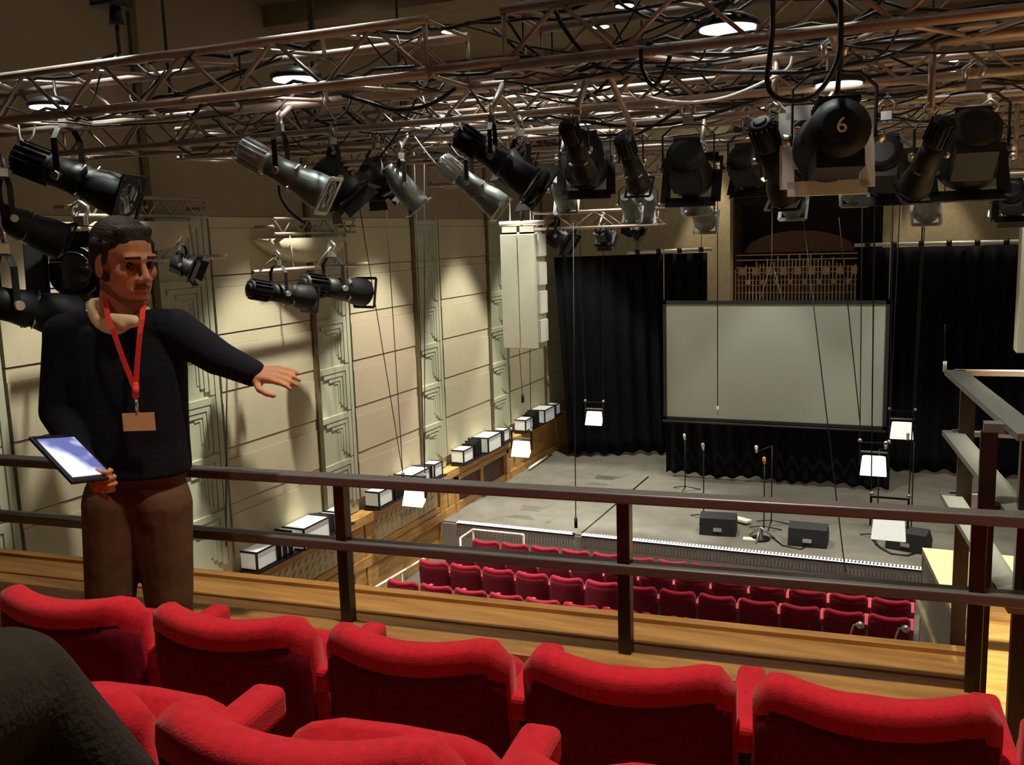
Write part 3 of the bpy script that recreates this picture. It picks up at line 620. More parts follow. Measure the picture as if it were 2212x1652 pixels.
# ================================================================== LANTERNS  (beam along +X of the body)
def yoke(t, w, h, m=m_lamp):
    MB().strap([(0, -w, 0), (0, -w, h*.75), (0, -w*.6, h*.96), (0, 0, h), (0, w*.6, h*.96), (0, w, h*.75), (0, w, 0)], (1, 0, 0), .035, .006).build('yoke', m, t)
    c = MB(); c.bb((-.025, -.03, h), (.025, .03, h+.05)); c.tube([(0, .035, h+.05), (0, .045, h+.10), (0, .0, h+.135), (0, -.045, h+.10), (0, -.03, h+.06)], .014, 6); c.build('clamp', m_steel, t)
    for s in (-1, 1): MB().cyl((0, s*w, 0), (0, s*(w+.035), 0), .025, n=10).build('tilt_knob', m_steel, t)
def make_profile(mb1=m_lamp, mb2=m_lamp, rib=m_lamp, fr=m_lamp):
    t = thing('profile_spotlight', '', 'stage light', group='theatre lanterns')
    b = MB(); b.lathe([(-.10, .085), (.02, .09), (.10, .105), (.12, .092), (.17, .105), (.24, .122), (.34, .128), (.36, .12)], d=(1, 0, 0)); body = b.build('body', mb2, t)
    r = MB(); r.lathe([(-.34, .06), (-.33, .085), (-.12, .088), (-.09, .07)], d=(1, 0, 0), n=16)
    for k in range(16):
        a = 2*PI*k/16; r.box((-.225, .092*math.cos(a), .092*math.sin(a)), (.19, .022, .007), M.Rotation(a, 3, 'X'))
    r.build('ribbed_lamphouse', rib, body)
    MB().lathe([(-.355, .03), (-.35, .05), (-.33, .055)], d=(1, 0, 0), n=12).build('rear_cap', m_lamp, body)
    MB().lathe([(.355, .11), (.365, .08), (.37, .0)], d=(1, 0, 0)).build('lens', m_lens, body)
    f = MB(); s = .13
    for u in (-1, 1): f.bb((.362, u*s-.012, -s), (.372, u*s+.012, s)).bb((.362, -s, u*s-.012), (.372, s, u*s+.012))
    f.build('colour_frame', fr, body)
    for k in range(4): MB().box((.11, .10*math.cos(PI/4+k*PI/2), .10*math.sin(PI/4+k*PI/2)), (.006, .05, .05), M.Rotation(PI/4+k*PI/2, 3, 'X')).build('shutter_blade', m_steel, body)
    yoke(t, .125, .27); t['len'] = .73; t['piv'] = .355; return t
def make_fresnel(door=True, frame=m_lamp):
    t = thing('fresnel_spotlight', '', 'stage light', group='theatre lanterns')
    b = MB(); b.lathe([(-.17, .07), (-.15, .115), (.06, .125), (.10, .14), (.15, .14)], d=(1, 0, 0), n=24); b.bb((-.14, -.09, -.15), (.06, .09, -.08)); body = b.build('body', m_lamp, t)
    v = MB()
    for k in range(5): v.bb((-.14+k*.04, -.08, .105), (-.125+k*.04, .08, .128))
    v.build('vent_fins', m_lamp, body)
    MB().lathe([(.14, .12), (.16, .1), (.17, .0)], d=(1, 0, 0)).build('lens', m_lens, body)
    f = MB(); s = .16
    for u in (-1, 1): f.bb((.152, u*s-.03, -s), (.164, u*s+.03, s)).bb((.152, -s, u*s-.03), (.164, s, u*s+.03))
    f.build('colour_frame', frame, body)
    if door:
        for k in range(4):
            a = k*PI/2; R_ = M.Rotation(a, 3, 'X'); q = MB()
            q.add([R_ @ V(p) for p in ((.165, -.13, .15), (.165, .13, .15), (.255, .15, .205), (.255, -.15, .205), (.167, -.13, .154), (.167, .13, .154), (.257, .15, .209), (.257, -.15, .209))], [(0, 1, 2, 3), (4, 7, 6, 5), (0, 4, 5, 1), (1, 5, 6, 2), (2, 6, 7, 3), (3, 7, 4, 0)]); q.build('barn_door', m_lamp, body)
    yoke(t, .16, .26); t['len'] = .46 if door else .34; t['piv'] = .17; return t
def make_par():
    t = thing('par_can', '', 'stage light', group='theatre lanterns')
    b = MB(); b.lathe([(-.20, .05), (-.19, .06), (-.10, .065), (-.05, .095), (.22, .105)], d=(1, 0, 0)); body = b.build('body', m_lampg, t)
    MB().lathe([(.19, .09), (.2, .06), (.205, .0)], d=(1, 0, 0)).build('lens', m_lens, body)
    f = MB(); s = .11
    for u in (-1, 1): f.bb((.222, u*s-.015, -s), (.23, u*s+.015, s)).bb((.222, -s, u*s-.015), (.23, s, u*s+.015))
    f.build('colour_frame', m_steel, body)
    yoke(t, .12, .22); t['len'] = .44; t['piv'] = .2; return t
PROTO = {'pro': make_profile(), 'prib': make_profile(m_lampg, m_lampg, m_rib, m_frame), 'fre': make_fresnel(), 'frw': make_fresnel(False, m_frame), 'par': make_par(), 'fnd': make_fresnel(False)}
USED = set()
CH = (4.2, 4.66, 5.86, 6.32, 6.85, 7.31, 8.35, 8.81, 11.2)
def anchor(t, kind, s, zp, yc=None, xc=None):
    # a drop arm from the hook clamp to the pipe that carries the lantern
    yh = {'pro': .27, 'prib': .27, 'fre': .26, 'frw': .26, 'fnd': .26, 'par': .22}[kind]+.12
    for c in kids(t):
        if c.name.startswith('drop_arm'): bpy.data.objects.remove(c)
    y = yc if yc is not None else (t.location.y if xc is not None else min(CH, key=lambda q: abs(q-t.location.y)))
    p = V((xc if xc is not None else t.location.x, y, zp)); q = (M.Rotation(-t.rotation_euler.z, 3, 'Z') @ (p-t.location))/s
    MB().cyl((0, 0, yh-.03), q, .016/s, n=8).build('drop_arm', m_alu, t)
def lantern(kind, r, f, Y0, Y1, lab, zpipe=ZT, ych=None):
    pr = PROTO[kind]; t = pr if kind not in USED else copy_tree(pr); USED.add(kind)
    a, b = atY(*r, Y0), atY(*f, Y1); d = b-a; s = d.length/pr['len']
    t['label'] = lab; t.location = a+d*(pr['piv']/pr['len']); t.scale = (s, s, s); pan = math.atan2(d.y, d.x); tilt = math.asin(d.z/d.length)
    t.rotation_euler = (0, 0, pan)
    for c in kids(t):
        if c.name.startswith('body'): c.rotation_euler = (0, -tilt, 0)
    anchor(t, kind, s, zpipe, ych); return t
LAN = [
 ('pro', (32, 335), (282, 432), 4.35, 4.55, 'large black profile spotlight with brightly lit top at far left'),
 ('prib', (513, 318), (712, 425), 4.45, 4.6, 'grey profile spotlight with pale ribbed lamphouse, second from left'),
 ('fre', (690, 350), (778, 452), 5.7, 5.9, 'black barn door lantern right behind the ribbed one'),
 ('fre', (795, 348), (850, 432), 6.2, 6.4, 'small black barn door lantern left of the grey can'),
 ('par', (835, 360), (908, 450), 6.1, 6.25, 'grey can lantern with shiny side, hanging near the wall'),
 ('prib', (948, 345), (1085, 452), 5.9, 6.0, 'brightly lit lantern with white top in the middle'),
 ('pro', (985, 285), (1150, 400), 4.45, 4.55, 'big black profile spotlight overlapping the bright middle lantern'),
 ('fnd', (1085, 345), (1165, 410), 5.0, 5.15, 'big black round lantern right of the middle profile'),
 ('pro', (1225, 262), (1268, 385), 4.35, 4.6, 'big black upright profile spotlight above the bright far truss'),
 ('fnd', (1262, 315), (1266, 375), 5.9, 6.2, 'black round lantern overlapping the upright profile'),
 ('pro', (1345, 295), (1382, 405), 4.9, 5.2, 'slim black profile spotlight left of the shiny pipe'),
 ('par', (1205, 385), (1225, 440), 6.6, 6.9, 'small lantern with white lit cap low between the big black ones'),
 ('par', (1350, 425), (1368, 465), 8.4, 8.7, 'small lantern with bright white top, left of the close pair'),
 ('par', (1402, 425), (1393, 465), 8.8, 9.1, 'small lantern with bright white top, right of the close pair'),
 ('fnd', (1478, 330), (1495, 390), 5.8, 6.1, 'black round lantern hanging left of the small dangling cable loop'),
 ('par', (1528, 375), (1500, 440), 6.6, 6.9, 'small lantern with pale cable loop on its top'),
 ('par', (1505, 440), (1525, 480), 8.4, 8.8, 'tiny lantern with a lit top against the cream pillar'),
 ('fre', (1600, 335), (1635, 400), 6.0, 6.3, 'wide black lantern with open flaps before the cream pillar'),
 ('pro', (1640, 260), (1700, 430), 4.45, 4.75, 'long black profile spotlight left of the numbered lantern'),
 ('par', (1690, 400), (1715, 450), 8.3, 8.7, 'small lantern with stacked bright highlights above the niche'),
 ('frw', (1818, 272), (1784, 325), 4.25, 4.6, 'large round black lantern with number 6 and a pale colour frame'),
 ('par', (1858, 370), (1845, 420), 8.3, 8.7, 'small lantern with a bright clamp below the numbered one'),
 ('fnd', (1905, 325), (1920, 385), 6.0, 6.3, 'black round lantern just right of the numbered one'),
 ('pro', (2045, 255), (1970, 415), 4.45, 4.7, 'long black profile spotlight tilted down left, at right'),
 ('par', (2010, 410), (2000, 460), 8.3, 8.7, 'small bright topped lantern above the right curtain pipe'),
 ('fnd', (2110, 265), (2085, 370), 5.5, 5.8, 'black round lantern near the right edge'),
 ('par', (2138, 310), (2130, 375), 6.5, 6.9, 'white lit lantern under a fan of cables near the right edge'),
 ('par', (2150, 420), (2150, 462), 8.4, 8.5, 'small lit drum shaped lantern left of the right loudspeaker'),
 ('pro', (2190, 330), (2080, 385), 8.3, 8.4, 'lantern with a bright slanting barrel at right'),
 ('fre', (2185, 410), (2195, 450), 7.2, 7.5, 'black lantern at the right photo edge above the loudspeaker'),
 ('fre', (1180, 495), (1245, 535), 14.3, 14.4, 'small black lantern under the bright truss by the left loudspeaker'),
 ('fre', (1297, 492), (1312, 525), 14.3, 14.6, 'small round lantern in the middle below the bright truss'),
 ('fre', (1345, 485), (1395, 510), 14.3, 14.4, 'small lit lantern at the right end of the bright truss'),
]
for a in LAN:
    t = lantern(*a, **({'zpipe': 1.83, 'ych': 14.2} if a[3] > 14 else {}))
    if a[0] == 'frw':
        body = [c for c in kids(t) if c.name.startswith('body')][0]
        # the painted number on the rear of the housing
        cu = bpy.data.curves.new('number', 'FONT'); cu.body = '6'; cu.size = .085; cu.extrude = .002; cu.align_x = 'CENTER'; cu.align_y = 'CENTER'
        o = bpy.data.objects.new('painted_number', cu); COL.objects.link(o)
        dg = bpy.context.evaluated_depsgraph_get(); me = bpy.data.meshes.new_from_object(o.evaluated_get(dg)); bpy.data.objects.remove(o)
        me.materials.append(m_white); o = bpy.data.objects.new('painted_number', me); COL.objects.link(o); o.parent = body
        o.location = (-.176, 0, .0); o.rotation_euler = M(((0, 0, -1), (-1, 0, 0), (0, 1, 0))).to_euler()
# arched wall brackets with a pipe and pairs of black profiles
def bracket(y0, y1, z, lab):
    yc = (y0+y1)/2; t = thing('arched_wall_bracket', lab, 'lighting bracket', (XW+.05, yc, z)); Ly = y1-y0
    n = 16; b = MB(); vs = []
    for i in range(n+1):
        u = -1+2*i/n; vs += [(0, u*Ly/2, 0), (.42*(1-u*u*.6), u*Ly/2, 0), (.30*(1-u*u*.8), u*Ly/2, -.30*(1-u*u)-.02), (0, u*Ly/2, -.34*(1-u*u)-.02)]
    b.add(vs, [(i*4+k, i*4+(k+1) % 4, (i+1)*4+(k+1) % 4, (i+1)*4+k) for i in range(n) for k in range(4)]+[(3, 2, 1, 0), tuple(n*4+k for k in range(4))], True); b.build('curved_bowl', m_plaster, t)
    l_ = MB(); 
    for zz in (.06, .26): l_.cyl((.30, -Ly*.45, zz), (.30, Ly*.45, zz), .022, n=8)
    for i in range(10):
        ya, yb_ = -Ly*.45+i*Ly*.09, -Ly*.45+(i+1)*Ly*.09; l_.cyl((.30, ya, .06 if i % 2 else .26), (.30, yb_, .26 if i % 2 else .06), .012, n=6)
    for s in (-.45, 0, .45): l_.cyl((.0, s*Ly, .16), (.30, s*Ly, .16), .02, n=6)
    l_.build('lattice_rail', m_alu, t)
    MB().cyl((.34, -Ly*.70, -.42), (.34, Ly*.56, -.42), .028, n=8).build('lamp_bar', m_alu, t)
    for s in (-.3, .3): MB().cyl((.30, s*Ly, .06), (.34, s*Ly, -.42), .012, n=6).build('hanger', m_alu, t)
    return t
bracket(10.35, 12.55, 1.80, 'curved white wall bracket with lattice rail, right of the man'); bracket(7.15, 9.3, 2.02, 'curved wall bracket behind the head of the man'); bracket(3.4, 5.6, 2.2, 'curved wall bracket at the far left edge')
def lantX(kind, r, f, X0, X1, lab, zp):
    pr = PROTO[kind]; t = copy_tree(pr); a, b_ = atX(*r, X0), atX(*f, X1); d = b_-a; s = d.length/pr['len']
    t['label'] = lab; t.location = a+d*(pr['piv']/pr['len']); t.scale = (s, s, s); t.rotation_euler = (0, 0, math.atan2(d.y, d.x))
    for c in kids(t):
        if c.name.startswith('body'): c.rotation_euler = (0, -math.asin(d.z/d.length), 0)
    if X0 > -7: anchor(t, kind, s, ZT)
    else: anchor(t, kind, s, zp, None, XW+.05+.34)
    return t
lantX('pro', (535, 622), (672, 645), -7.75, -7.45, 'black profile spotlight under the curved bracket, left of the pair', 1.38)
lantX('pro', (652, 612), (790, 632), -7.75, -7.45, 'black profile spotlight under the curved bracket, right of the pair', 1.38)
lantX('fre', (372, 560), (440, 590), -7.7, -7.4, 'black lantern just right of the head of the man', 1.6)
lantX('fre', (215, 590), (130, 585), -7.6, -7.3, 'black lantern just left of the head of the man', 1.6)
lantX('pro', (-110, 420), (140, 525), -6.2, -5.9, 'long dark lantern barrel at the left edge, upper of two', 2.0)
lantX('pro', (-140, 625), (170, 690), -6.0, -5.7, 'long dark lantern barrel at the left edge behind the shoulder', 2.0)
# glowing fittings: recessed ceiling downlights plus discs among the trusses, mostly standing for glare
dl = None
def downlight(x, y, z, lab, r=.135):
    global dl
    if dl is None:
        dl = t = thing('downlight', lab, 'downlight', (x, y, z), group='house downlights')
        b = MB(); b.lathe([(0, r), (.006, r*1.06), (.03, r*1.02), (.06, r*.6)], n=24); b.build('housing', m_metal, t)
        MB().lathe([(-.004, r*.92), (-.001, r*.92)], n=20).build('lamp_disc', m_glow, t)
    else:
        t = copy_tree(dl); t.location = (x, y, z); t['label'] = lab
    return t
SEEN = [((1572, 62), 4.45, 'glowing oval downlight at the top right among the trusses'), ((1600, 122), 4.75, 'long glowing disc standing for glare just below the topmost downlight'), ((640, 172), 4.5, 'glowing disc standing for glare on the near left truss'), ((112, 232), 4.4, 'glowing disc standing for glare at the far left above the lit profile'), ((1812, 182), 5.8, 'glowing disc standing for glare above the numbered lantern'), ((940, 268), 6.0, 'small glowing disc standing for glare above the bright middle lantern')]
for px, Y, lab in SEEN:
    p = atY(*px, Y); downlight(p.x, p.y, p.z, lab)
WHERE = {0: 'over the far left lantern', 7: 'over the nearest bay of the left wall'}
for i, (x, y, e, h_, c) in enumerate(DOWN):
    t = downlight(x, y, CEIL-.09, 'unseen round fitting over the balcony, for its downlight and added fills'); t['group'] = 'ceiling downlights'  # one fitting belongs to the added gallery beam
for x, y in ((-.7, 2.35), (-3.2, -1.2), (-3.5, 2.95)): t = downlight(x, y, CEIL-.09, 'unseen round fitting over the balcony, for its downlight and added fills'); t['group'] = 'ceiling downlights'  # fittings of the balcony downlight and the two added fills
# ================================================================== STAGE EQUIPMENT
mp = None
for c, rz_, lab in ((atZ(1552, 1150, ZS), .1, 'black wedge stage monitor, left of the three'), (atZ(1746, 1174, ZS), 0, 'black wedge stage monitor in the middle of the three'), (atZ(1962, 1184, ZS), -.25, 'black wedge stage monitor at the right by the gallery')):
    if mp is None:
        mp = t = thing('stage_monitor', lab, 'loudspeaker', c, rz_, 'stage monitors')
        prof = [(-.20, 0), (.22, 0), (.26, .14), (.06, .36), (-.16, .30)]
        b = MB(); n = len(prof); vs = [(x, y, z) for x in (-.31, .31) for y, z in prof]; b.add(vs, [tuple(range(n)), tuple(range(2*n-1, n-1, -1))]+[(i, (i+1) % n, n+(i+1) % n, n+i) for i in range(n)]); b.build('cabinet', m_mon, t, bevel=.012)
        g = MB(); g.add([(x, y+.004, z+.004) for x in (-.28, .28) for y, z in ((.25, .15), (.075, .345))]+[(x, y, z) for x in (-.28, .28) for y, z in ((.25, .15), (.075, .345))], [(0, 1, 3, 2), (4, 6, 7, 5), (0, 2, 6, 4), (1, 5, 7, 3), (0, 4, 5, 1), (2, 3, 7, 6)]); g.build('grille', m_metal, t)
        MB().bb((-.07, -.215, .08), (.07, -.16, .14)).build('socket_plate', m_steel, t)
    else: t = copy_tree(mp); t.location = c; t.rotation_euler = (0, 0, rz_); t['label'] = lab
def micstand(base, h_, boom, lab, head=m_alul, tip=False):
    t = thing('microphone_stand', lab, 'microphone stand', base)
    MB().cyl((0, 0, .05), (0, 0, h_), .011, n=8).build('pole', m_metal, t)
    for k in range(3):
        a = .5+k*2*PI/3; MB().cyl((0, 0, .10), (.32*math.cos(a), .32*math.sin(a), .01), .010, n=6).build('leg', m_metal, t)
    e = V((0, 0, h_))+V(boom)
    if V(boom).length > 0: MB().cyl((0, 0, h_), e, .008, n=6).build('boom', m_metal, t)
    MB().cap(e, e+V((0, -.05, .1)), .02, .03).build('microphone', head, t)
micstand(atZ(1520, 1122, ZS), 1.30, (0, -.02, .02), 'microphone stand behind the left stage monitor')
micstand(atZ(1666, 1135, ZS), 1.45, (-.25, -.1, -.1), 'black microphone stand with boom between the left and middle monitors')
micstand(atZ(1480, 1060, ZS), 1.05, (0, 0, .02), 'far microphone stand in front of the left end of the skirt')
micstand(atZ(1894, 1165, ZS), 1.55, (.1, -.1, .05), 'microphone stand left of the right stage monitor')
micstand(atZ(1968, 1150, ZS), 1.60, (-.1, -.1, .05), 'microphone stand behind the right stage monitor')
micstand(atZ(1650, 1148, ZS), 1.20, (0, 0, .02), 'microphone stand with an amber windshield', m_amber)
t = thing('drum_hardware', 'folded chrome stand hardware lying by the middle monitor', 'stand hardware', atZ(1642, 1165, ZS))
for k in range(3):
    a = .4+2.1*k; MB().cyl((0, 0, .22), (.25*math.cos(a), .25*math.sin(a), .015), .014, n=8).build('leg', m_steel, t)
MB().lathe([(0, .16), (.03, .17), (.05, .05), (.2, .02)]).build('base', m_metal, t)
tag(MB().box(atZ(1604, 1130, ZS)+V((0, 0, .06)), (.30, .16, .05), M.Rotation(-.5, 3, 'Z')).build('white_case', m_white, bevel=.01), 'flat white case lying right of the left monitor', 'case')
tag(MB().box(atZ(1622, 1167, ZS)+V((0, 0, .02)), (.26, .14, .03), M.Rotation(.1, 3, 'Z')).build('white_sheet', m_white), 'white sheets lying on the stage near its front edge', 'paper')
P = [atZ(x, y, ZS+.01) for x, y in ((1885, 1165), (1900, 1182), (1925, 1196), (1960, 1200), (1985, 1192))]; tag(MB().tube(P, .02).build('stage_cable', m_cable), 'thick black cable on the stage at the right monitor', 'cable')
P = [atZ(x, y, ZS+.01) for x, y in ((1665, 1158), (1690, 1178), (1730, 1186), (1745, 1178))]; tag(MB().tube(P, .015).build('stage_cable', m_cable), 'black cable on the stage at the middle monitor', 'cable')
for i, px in enumerate(((1150, 1003), (1178, 988))):
    pass
tag(MB().tube([atZ(1143, 1012, ZS+.05), atZ(1182, 985, ZS+.05)], .03, 6).build('white_floor_bar', m_white), 'white bar lying along the stage edge by the wood panelling', 'bar')
# microphones near the last stalls seats (two small silver ones on thin stands)
for px, lab in (((1838, 1360), 'small silver desk lamp before the twelfth seat of the last stalls row'), ((1935, 1368), 'small silver desk lamp before the last stalls seat at right')):
    p = atY(*px, 11.0); t = thing('gooseneck_lamp', lab, 'lamp', (p.x, p.y, ZF+.06))
    MB().tube([(0, 0, 0), (0, 0, p.z-ZF-.1), (.03, 0, p.z-ZF), (.1, 0, p.z-ZF+.03)], .012).build('gooseneck', m_steel, t); MB().ball((.1, 0, p.z-ZF+.01), .045).build('lamp_head', m_steel, t)
# ================================================================== PEOPLE
DM = 3.2
def P(x, y, d=0): return atD(x, y, DM+d)
def hand(mb, wrist, d, nrm, side, curl=.3, sc=1.0):
    # d: towards the fingertips, nrm: back of hand, side: towards the thumb
    d = V(d).normalized(); nrm = V(nrm); nrm = (nrm-d*nrm.dot(d)).normalized(); s = d.cross(nrm).normalized()*side
    def q(a, b, c): return V(wrist)+(d*a+s*b+nrm*c)*sc
    for b in (-.028, -.010, .010, .028): mb.cap(q(.0, b*.6, 0), q(.085, b, .002), .017*sc, .0125*sc, 10)
    for b, ln in ((.030, .070), (.010, .080), (-.011, .074), (-.031, .058)):
        p = q(.088, b, .0); a = 0; dd_ = .4
        for k, f in enumerate((.45, .32, .23)):
            a += curl*(1+.4*k); e = p+(d*math.cos(a)-nrm*math.sin(a)+s*(b*1.6))*ln*f*sc; mb.cap(p, e, (.0092-.0008*k)*sc, (.0086-.0009*k)*sc, 8); p = e
    p0 = q(.02, .028, -.004); p1 = q(.05, .058, -.012); p2 = q(.082, .066, -.022); p3 = q(.104, .064, -.030)
    mb.cap(p0, p1, .014*sc, .0115*sc, 8); mb.cap(p1, p2, .011*sc, .010*sc, 8); mb.cap(p2, p3, .0098*sc, .008*sc, 8)
man = thing('person', 'standing man in a black jumper and red lanyard holding a lit tablet', 'person', (P(290, 1000).x, P(290, 1000).y, 0))
def MP(mb, name, m, vox=.006, sm=4):
    o = mb.fuse(name, m, None, vox, sm); o.parent = man; o.matrix_parent_inverse = M.Translation(-man.location); return o
rt = V((HZ.y, -HZ.x, 0)); tc = -HZ; up = V((0, 0, 1))       # viewer's right, towards camera, up
# joints
Hc = P(270, 566); neckb = P(258, 690, .03); shR = P(140, 722, .0); shL = P(378, 712, .02)
elR = P(122, 890, -.02); wrR = P(190, 1015, -.20); elL = P(470, 772, .02); wrL = P(552, 808, .02)
hipR = P(244, 1085); hipL = P(350, 1085, .02)
fz = lambda p, z: V((p.x, p.y, z))
knR = fz(P(238, 1300, -.02), .50); knL = fz(P(366, 1300, .02), .50); anR = fz(P(232, 1300, .03), .09); anL = fz(P(372, 1300, .06), .09)
th = math.radians(52); fd = (tc*math.cos(th)+rt*math.sin(th)-up*.12).normalized(); lf = up.cross(fd).normalized(); hu = fd.cross(lf)   # face, face-left, head up
R3 = M((fd, lf, hu)).transposed(); SH = 1.13
def hp(a, b, c): return Hc+(fd*a+lf*b+hu*c)*SH
bd = MB()
def hball(c, r): bd.ball(hp(*c), [q*SH for q in r], R3)
def hcap(a, b, r0, r1=None): bd.cap(hp(*a), hp(*b), r0*SH, (r1 or r0)*SH, 10)
hball((-.012, 0, .035), (.098, .076, .088)); hball((.030, 0, -.045), (.062, .060, .085)); bd.ball(hp(.066, 0, -.106), .026*SH)
for s in (-1, 1):
    hcap((-.012, s*.054, -.062), (.062, s*.016, -.106), .020); hcap((.080, s*.042, .022), (.092, s*.008, .020), .012); bd.ball(hp(.056, s*.041, -.024), .025*SH)
    hball((-.004, s*.079, -.012), (.020, .008, .033)); bd.ball(hp(.103, s*.013, -.040), .0105*SH)
    hcap((.080, s*.026, -.074), (.093, 0, -.072), .0075, .009); hcap((.080, s*.022, -.086), (.092, 0, -.087), .007, .0095)
hcap((.088, 0, .012), (.114, 0, -.034), .0085, .012)
bd.cap(hp(-.022, 0, -.06), neckb, .062, .075)
# torso and limbs under the clothes
bd.cap(neckb, P(262, 760, .05), .06, .085); bd.cap(P(225, 760, .05), P(305, 760, .05), .085); bd.cap(P(262, 780, .05), P(280, 1040, .04), .09, .09); bd.cap(hipR, hipL, .075)
for a, b, c, s in ((shR, elR, wrR, 1), (shL, elL, wrL, -1)):
    bd.cap(P(258, 728, .03), a, .045, .045); bd.cap(a, b, .048, .040); bd.cap(b, c, .038, .027)
for h0, k0, a0 in ((hipR, knR, anR), (hipL, knL, anL)):
    bd.cap(h0, k0, .074, .052); bd.cap(k0, a0, .052, .04); bd.cap(a0-up*.03, a0-up*.045+tc*.14, .036, .028)
hand(bd, wrR, P(214, 1040, -.27)-wrR, tc*.7-rt*.6, 1, .75, 1.0)
hand(bd, wrL, P(640, 812, -.06)-wrL, up*.75+tc*.5, 1, .18, 1.08)
MP(bd, 'body', m_skin, .005, 3)
hr = MB()
hr.ball(hp(-.022, 0, .062), [q*SH for q in (.100, .084, .074)], R3); hr.ball(hp(-.055, 0, .008), [q*SH for q in (.066, .078, .080)], R3)
hr.cap(hp(.048, .04, .092), hp(.048, -.04, .092), .022, .022)
for s in (-1, 1): hr.cap(hp(.022, s*.074, .055), hp(.016, s*.076, .0), .012, .007); hr.ball(hp(-.02, s*.072, .05), .03)
MP(hr, 'hair', m_hair, .006, 2)
for s in (-1, 1):
    o = MB().ball(hp(.080, s*.032, -.002), .011*SH).build('eye', m_eye); o.parent = man; o.matrix_parent_inverse = M.Translation(-man.location)
    o = MB().cap(hp(.086, s*.048, .022), hp(.102, s*.014, .024), .0045, .005, 8).build('eyebrow', m_hair); o.parent = man; o.matrix_parent_inverse = M.Translation(-man.location)
o = MB().cap(hp(.088, .020, -.080), hp(.098, 0, -.080), .005, .007, 8).cap(hp(.088, -.020, -.080), hp(.098, 0, -.080), .005, .007, 8).build('lips', m_lip); o.parent = man; o.matrix_parent_inverse = M.Translation(-man.location)
be = MB(); be.ball(hp(.066, 0, -.108), .0275*SH)
for s in (-1, 1): be.cap(hp(-.010, s*.056, -.066), hp(.062, s*.017, -.109), .0195*SH, .0205*SH, 10); be.cap(hp(.088, s*.024, -.064), hp(.1, 0, -.060), .007, .008, 8)
MP(be, 'stubble', mat('stubble_skin', (.22, .095, .06), .8, var=.3, vscale=200), .006, 2)
# jumper: rings from shoulders to hem, then sleeves
sw = MB(); rings = [(690, 205, 315, .062), (705, 140, 372, .085), (735, 112, 398, .10), (800, 128, 404, .118), (880, 150, 405, .122), (950, 152, 408, .122), (1000, 160, 412, .128), (1022, 172, 412, .132)]
K = 28; vs = []
for y, x0, x1, dp in rings:
    c = (P(x0, y, .03)+P(x1, y, .03))/2; hw = (P(x1, y)-P(x0, y)).length/2
    for k in range(K):
        a = 2*PI*k/K; ca, sa = math.cos(a), math.sin(a); vs.append(c+rt*hw*math.copysign(abs(ca)**.8, ca)+tc*dp*math.copysign(abs(sa)**.85, sa))
n = len(rings); sw.add(vs, [(j*K+k, j*K+(k+1) % K, (j+1)*K+(k+1) % K, (j+1)*K+k) for j in range(n-1) for k in range(K)]+[tuple(range(K-1, -1, -1)), tuple((n-1)*K+k for k in range(K))])
sw.cap(P(180, 712, .02), shR, .066, .072); sw.cap(shR, elR, .070, .058); sw.cap(elR, elR.lerp(wrR, .9), .057, .040)
sw.cap(P(330, 708, .02), shL, .066, .074); sw.cap(shL, elL, .074, .062); sw.cap(elL, elL.lerp(wrL, .92), .060, .048)

MP(sw, 'jumper', m_sweat, .008, 5)
tr = MB(); tr.cap(P(248, 1010, .02), P(345, 1010, .03), .095); tr.cap(P(248, 1070, .02), P(345, 1070, .03), .104)
for h0, k0, a0 in ((hipR, knR, anR), (hipL, knL, anL)): tr.cap(h0, k0, .104, .084); tr.cap(k0, a0, .080, .068)
MP(tr, 'trousers', m_trou, .009, 5)
for a0 in (anR, anL):
    sh = MB().cap(a0-up*.035-tc*.05, a0-up*.045+tc*.16, .05, .042); sh.bb(a0-up*.09-V((.045, .06, 0)), a0-up*.075+V((.045, .06, 0))); MP(sh, 'shoe', m_dark, .008, 3)
# white shirt at the neck
cl = MB(); nb = P(258, 662, .03)
for k in range(24):
    a0, a1 = 2*PI*k/24, 2*PI*(k+1)/24
    def rp(a): return nb+rt*.088*math.cos(a)+tc*.082*math.sin(a)-up*(.055*max(0, math.sin(a))**1.5+.02*math.cos(a))
    cl.cap(rp(a0), rp(a1), .013, .013, 8); cl.cap(rp(a0)-up*.02+tc*.004, rp(a1)-up*.02+tc*.004, .014, .014, 8)
cl.cap(P(240, 690, -.075), P(288, 694, -.08), .022, .022); cl.cap(P(250, 690, -.078), P(268, 702, -.085), .02, .02); cl.cap(P(284, 692, -.078), P(268, 702, -.085), .02, .02)
MP(cl, 'shirt_collar', m_shirt, .006, 3)
def tof(o): o.parent = man; o.matrix_parent_inverse = M.Translation(-man.location); return o
ly = MB().strap([P(228, 640, -.03), P(232, 680, -.095), P(243, 710, -.115), P(262, 765, -.118), P(292, 842, -.118)], rt, .017, .003); ly.strap([P(310, 655, -.04), P(307, 690, -.10), P(302, 720, -.115), P(297, 780, -.118), P(293, 842, -.118)], rt, .017, .003); tof(ly.build('lanyard', m_lany))
tof(MB().cap(P(293, 832, -.12), P(293, 855, -.12), .011, .011).build('lanyard_clasp', m_lany)); tof(MB().cyl(P(294, 858, -.12), P(297, 893, -.12), .006, n=8).build('badge_clip', m_steel))
R_b = M((rt, tc, up)).transposed()
tof(MB().box(P(300, 911, -.122), (.105, .004, .060), R_b).build('name_badge', m_badge))
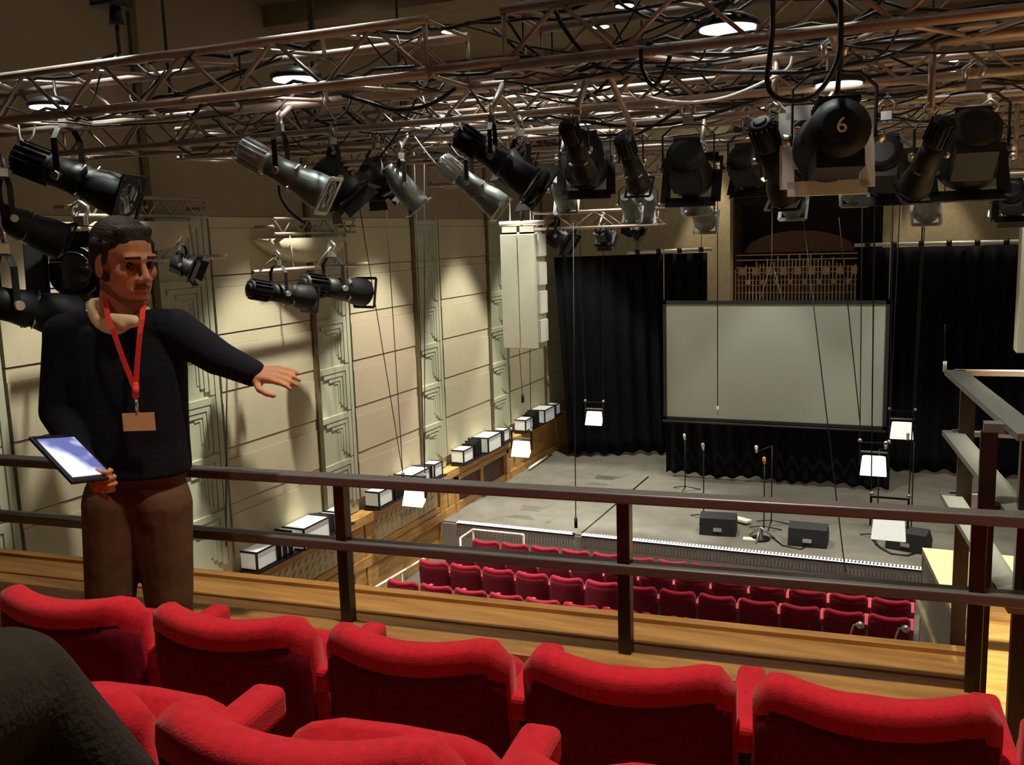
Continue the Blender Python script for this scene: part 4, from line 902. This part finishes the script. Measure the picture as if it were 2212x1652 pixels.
# tablet in his right hand
TL, TR_, BR, BL = P(66, 944, -.26), P(163, 938, -.12), P(226, 1022, -.25), P(150, 1046, -.396)
BRr = TR_+(BL-TL)
e1 = (TR_-TL).normalized(); e2 = (BL-TL); e2 = (e2-e1*e2.dot(e1)).normalized(); nn = e1.cross(e2); nn = nn if nn.dot(tc) > 0 else -nn
tb = thing('tablet', 'lit tablet held in the right hand of the man', 'tablet', (TL+BRr)/2); R_t = M((e1, e2, nn)).transposed(); wT, hT = (TR_-TL).length, (BL-TL).length*.98
MB().box((0, 0, 0), (wT, hT, .012), R_t).build('case', m_dark, tb, bevel=.004)
b = MB().box(nn*.0075, (wT*.82, hT*.82, .002), R_t).build('screen', tabletmat(), tb)
# --- seated neighbour: crossed legs at the lower left
kp = thing('person', 'seated person at the lower left, only a dark trousered knee showing', 'person', (-.95, .0, .6))
kb = MB(); K0 = atD(10, 1505, .95); SH_ = atD(275, 1775, 1.02); TH_ = atD(-420, 1640, .70); FT = SH_+(SH_-K0).normalized()*.16
hip = V((TH_.x-.05, TH_.y-.15, TH_.z-.12))
def lk(p): return p-kp.location
kb.cap(lk(TH_), lk(K0), .095, .068); kb.cap(lk(K0), lk(SH_), .074, .062); kb.cap(lk(SH_), lk(FT), .06, .045); kb.cap(lk(FT), lk(FT+V((.05, .16, -.02))), .042, .03); kb.cap(lk(hip), lk(TH_), .11, .098)
k2 = V((hip.x+.30, hip.y+.42, 1.08)); a2 = V((k2.x+.02, k2.y-.02, .70)); kb.cap(lk(hip), lk(k2), .10, .072); kb.cap(lk(k2), lk(a2), .066, .045); kb.cap(lk(a2-V((0, 0, .05))), lk(a2+V((.02, .16, -.06))), .04, .03)
kb.cap(lk(hip), lk(hip+V((-.02, -.1, .5))), .14, .17); kb.ball(lk(hip+V((-.02, -.1, .78))), (.08, .1, .12)); kb.cap(lk(hip+V((-.02, -.1, .5))), lk(hip+V((-.02, -.1, .7))), .1, .055)
o = kb.fuse('body', m_knee, None, .009, 4); o.parent = kp
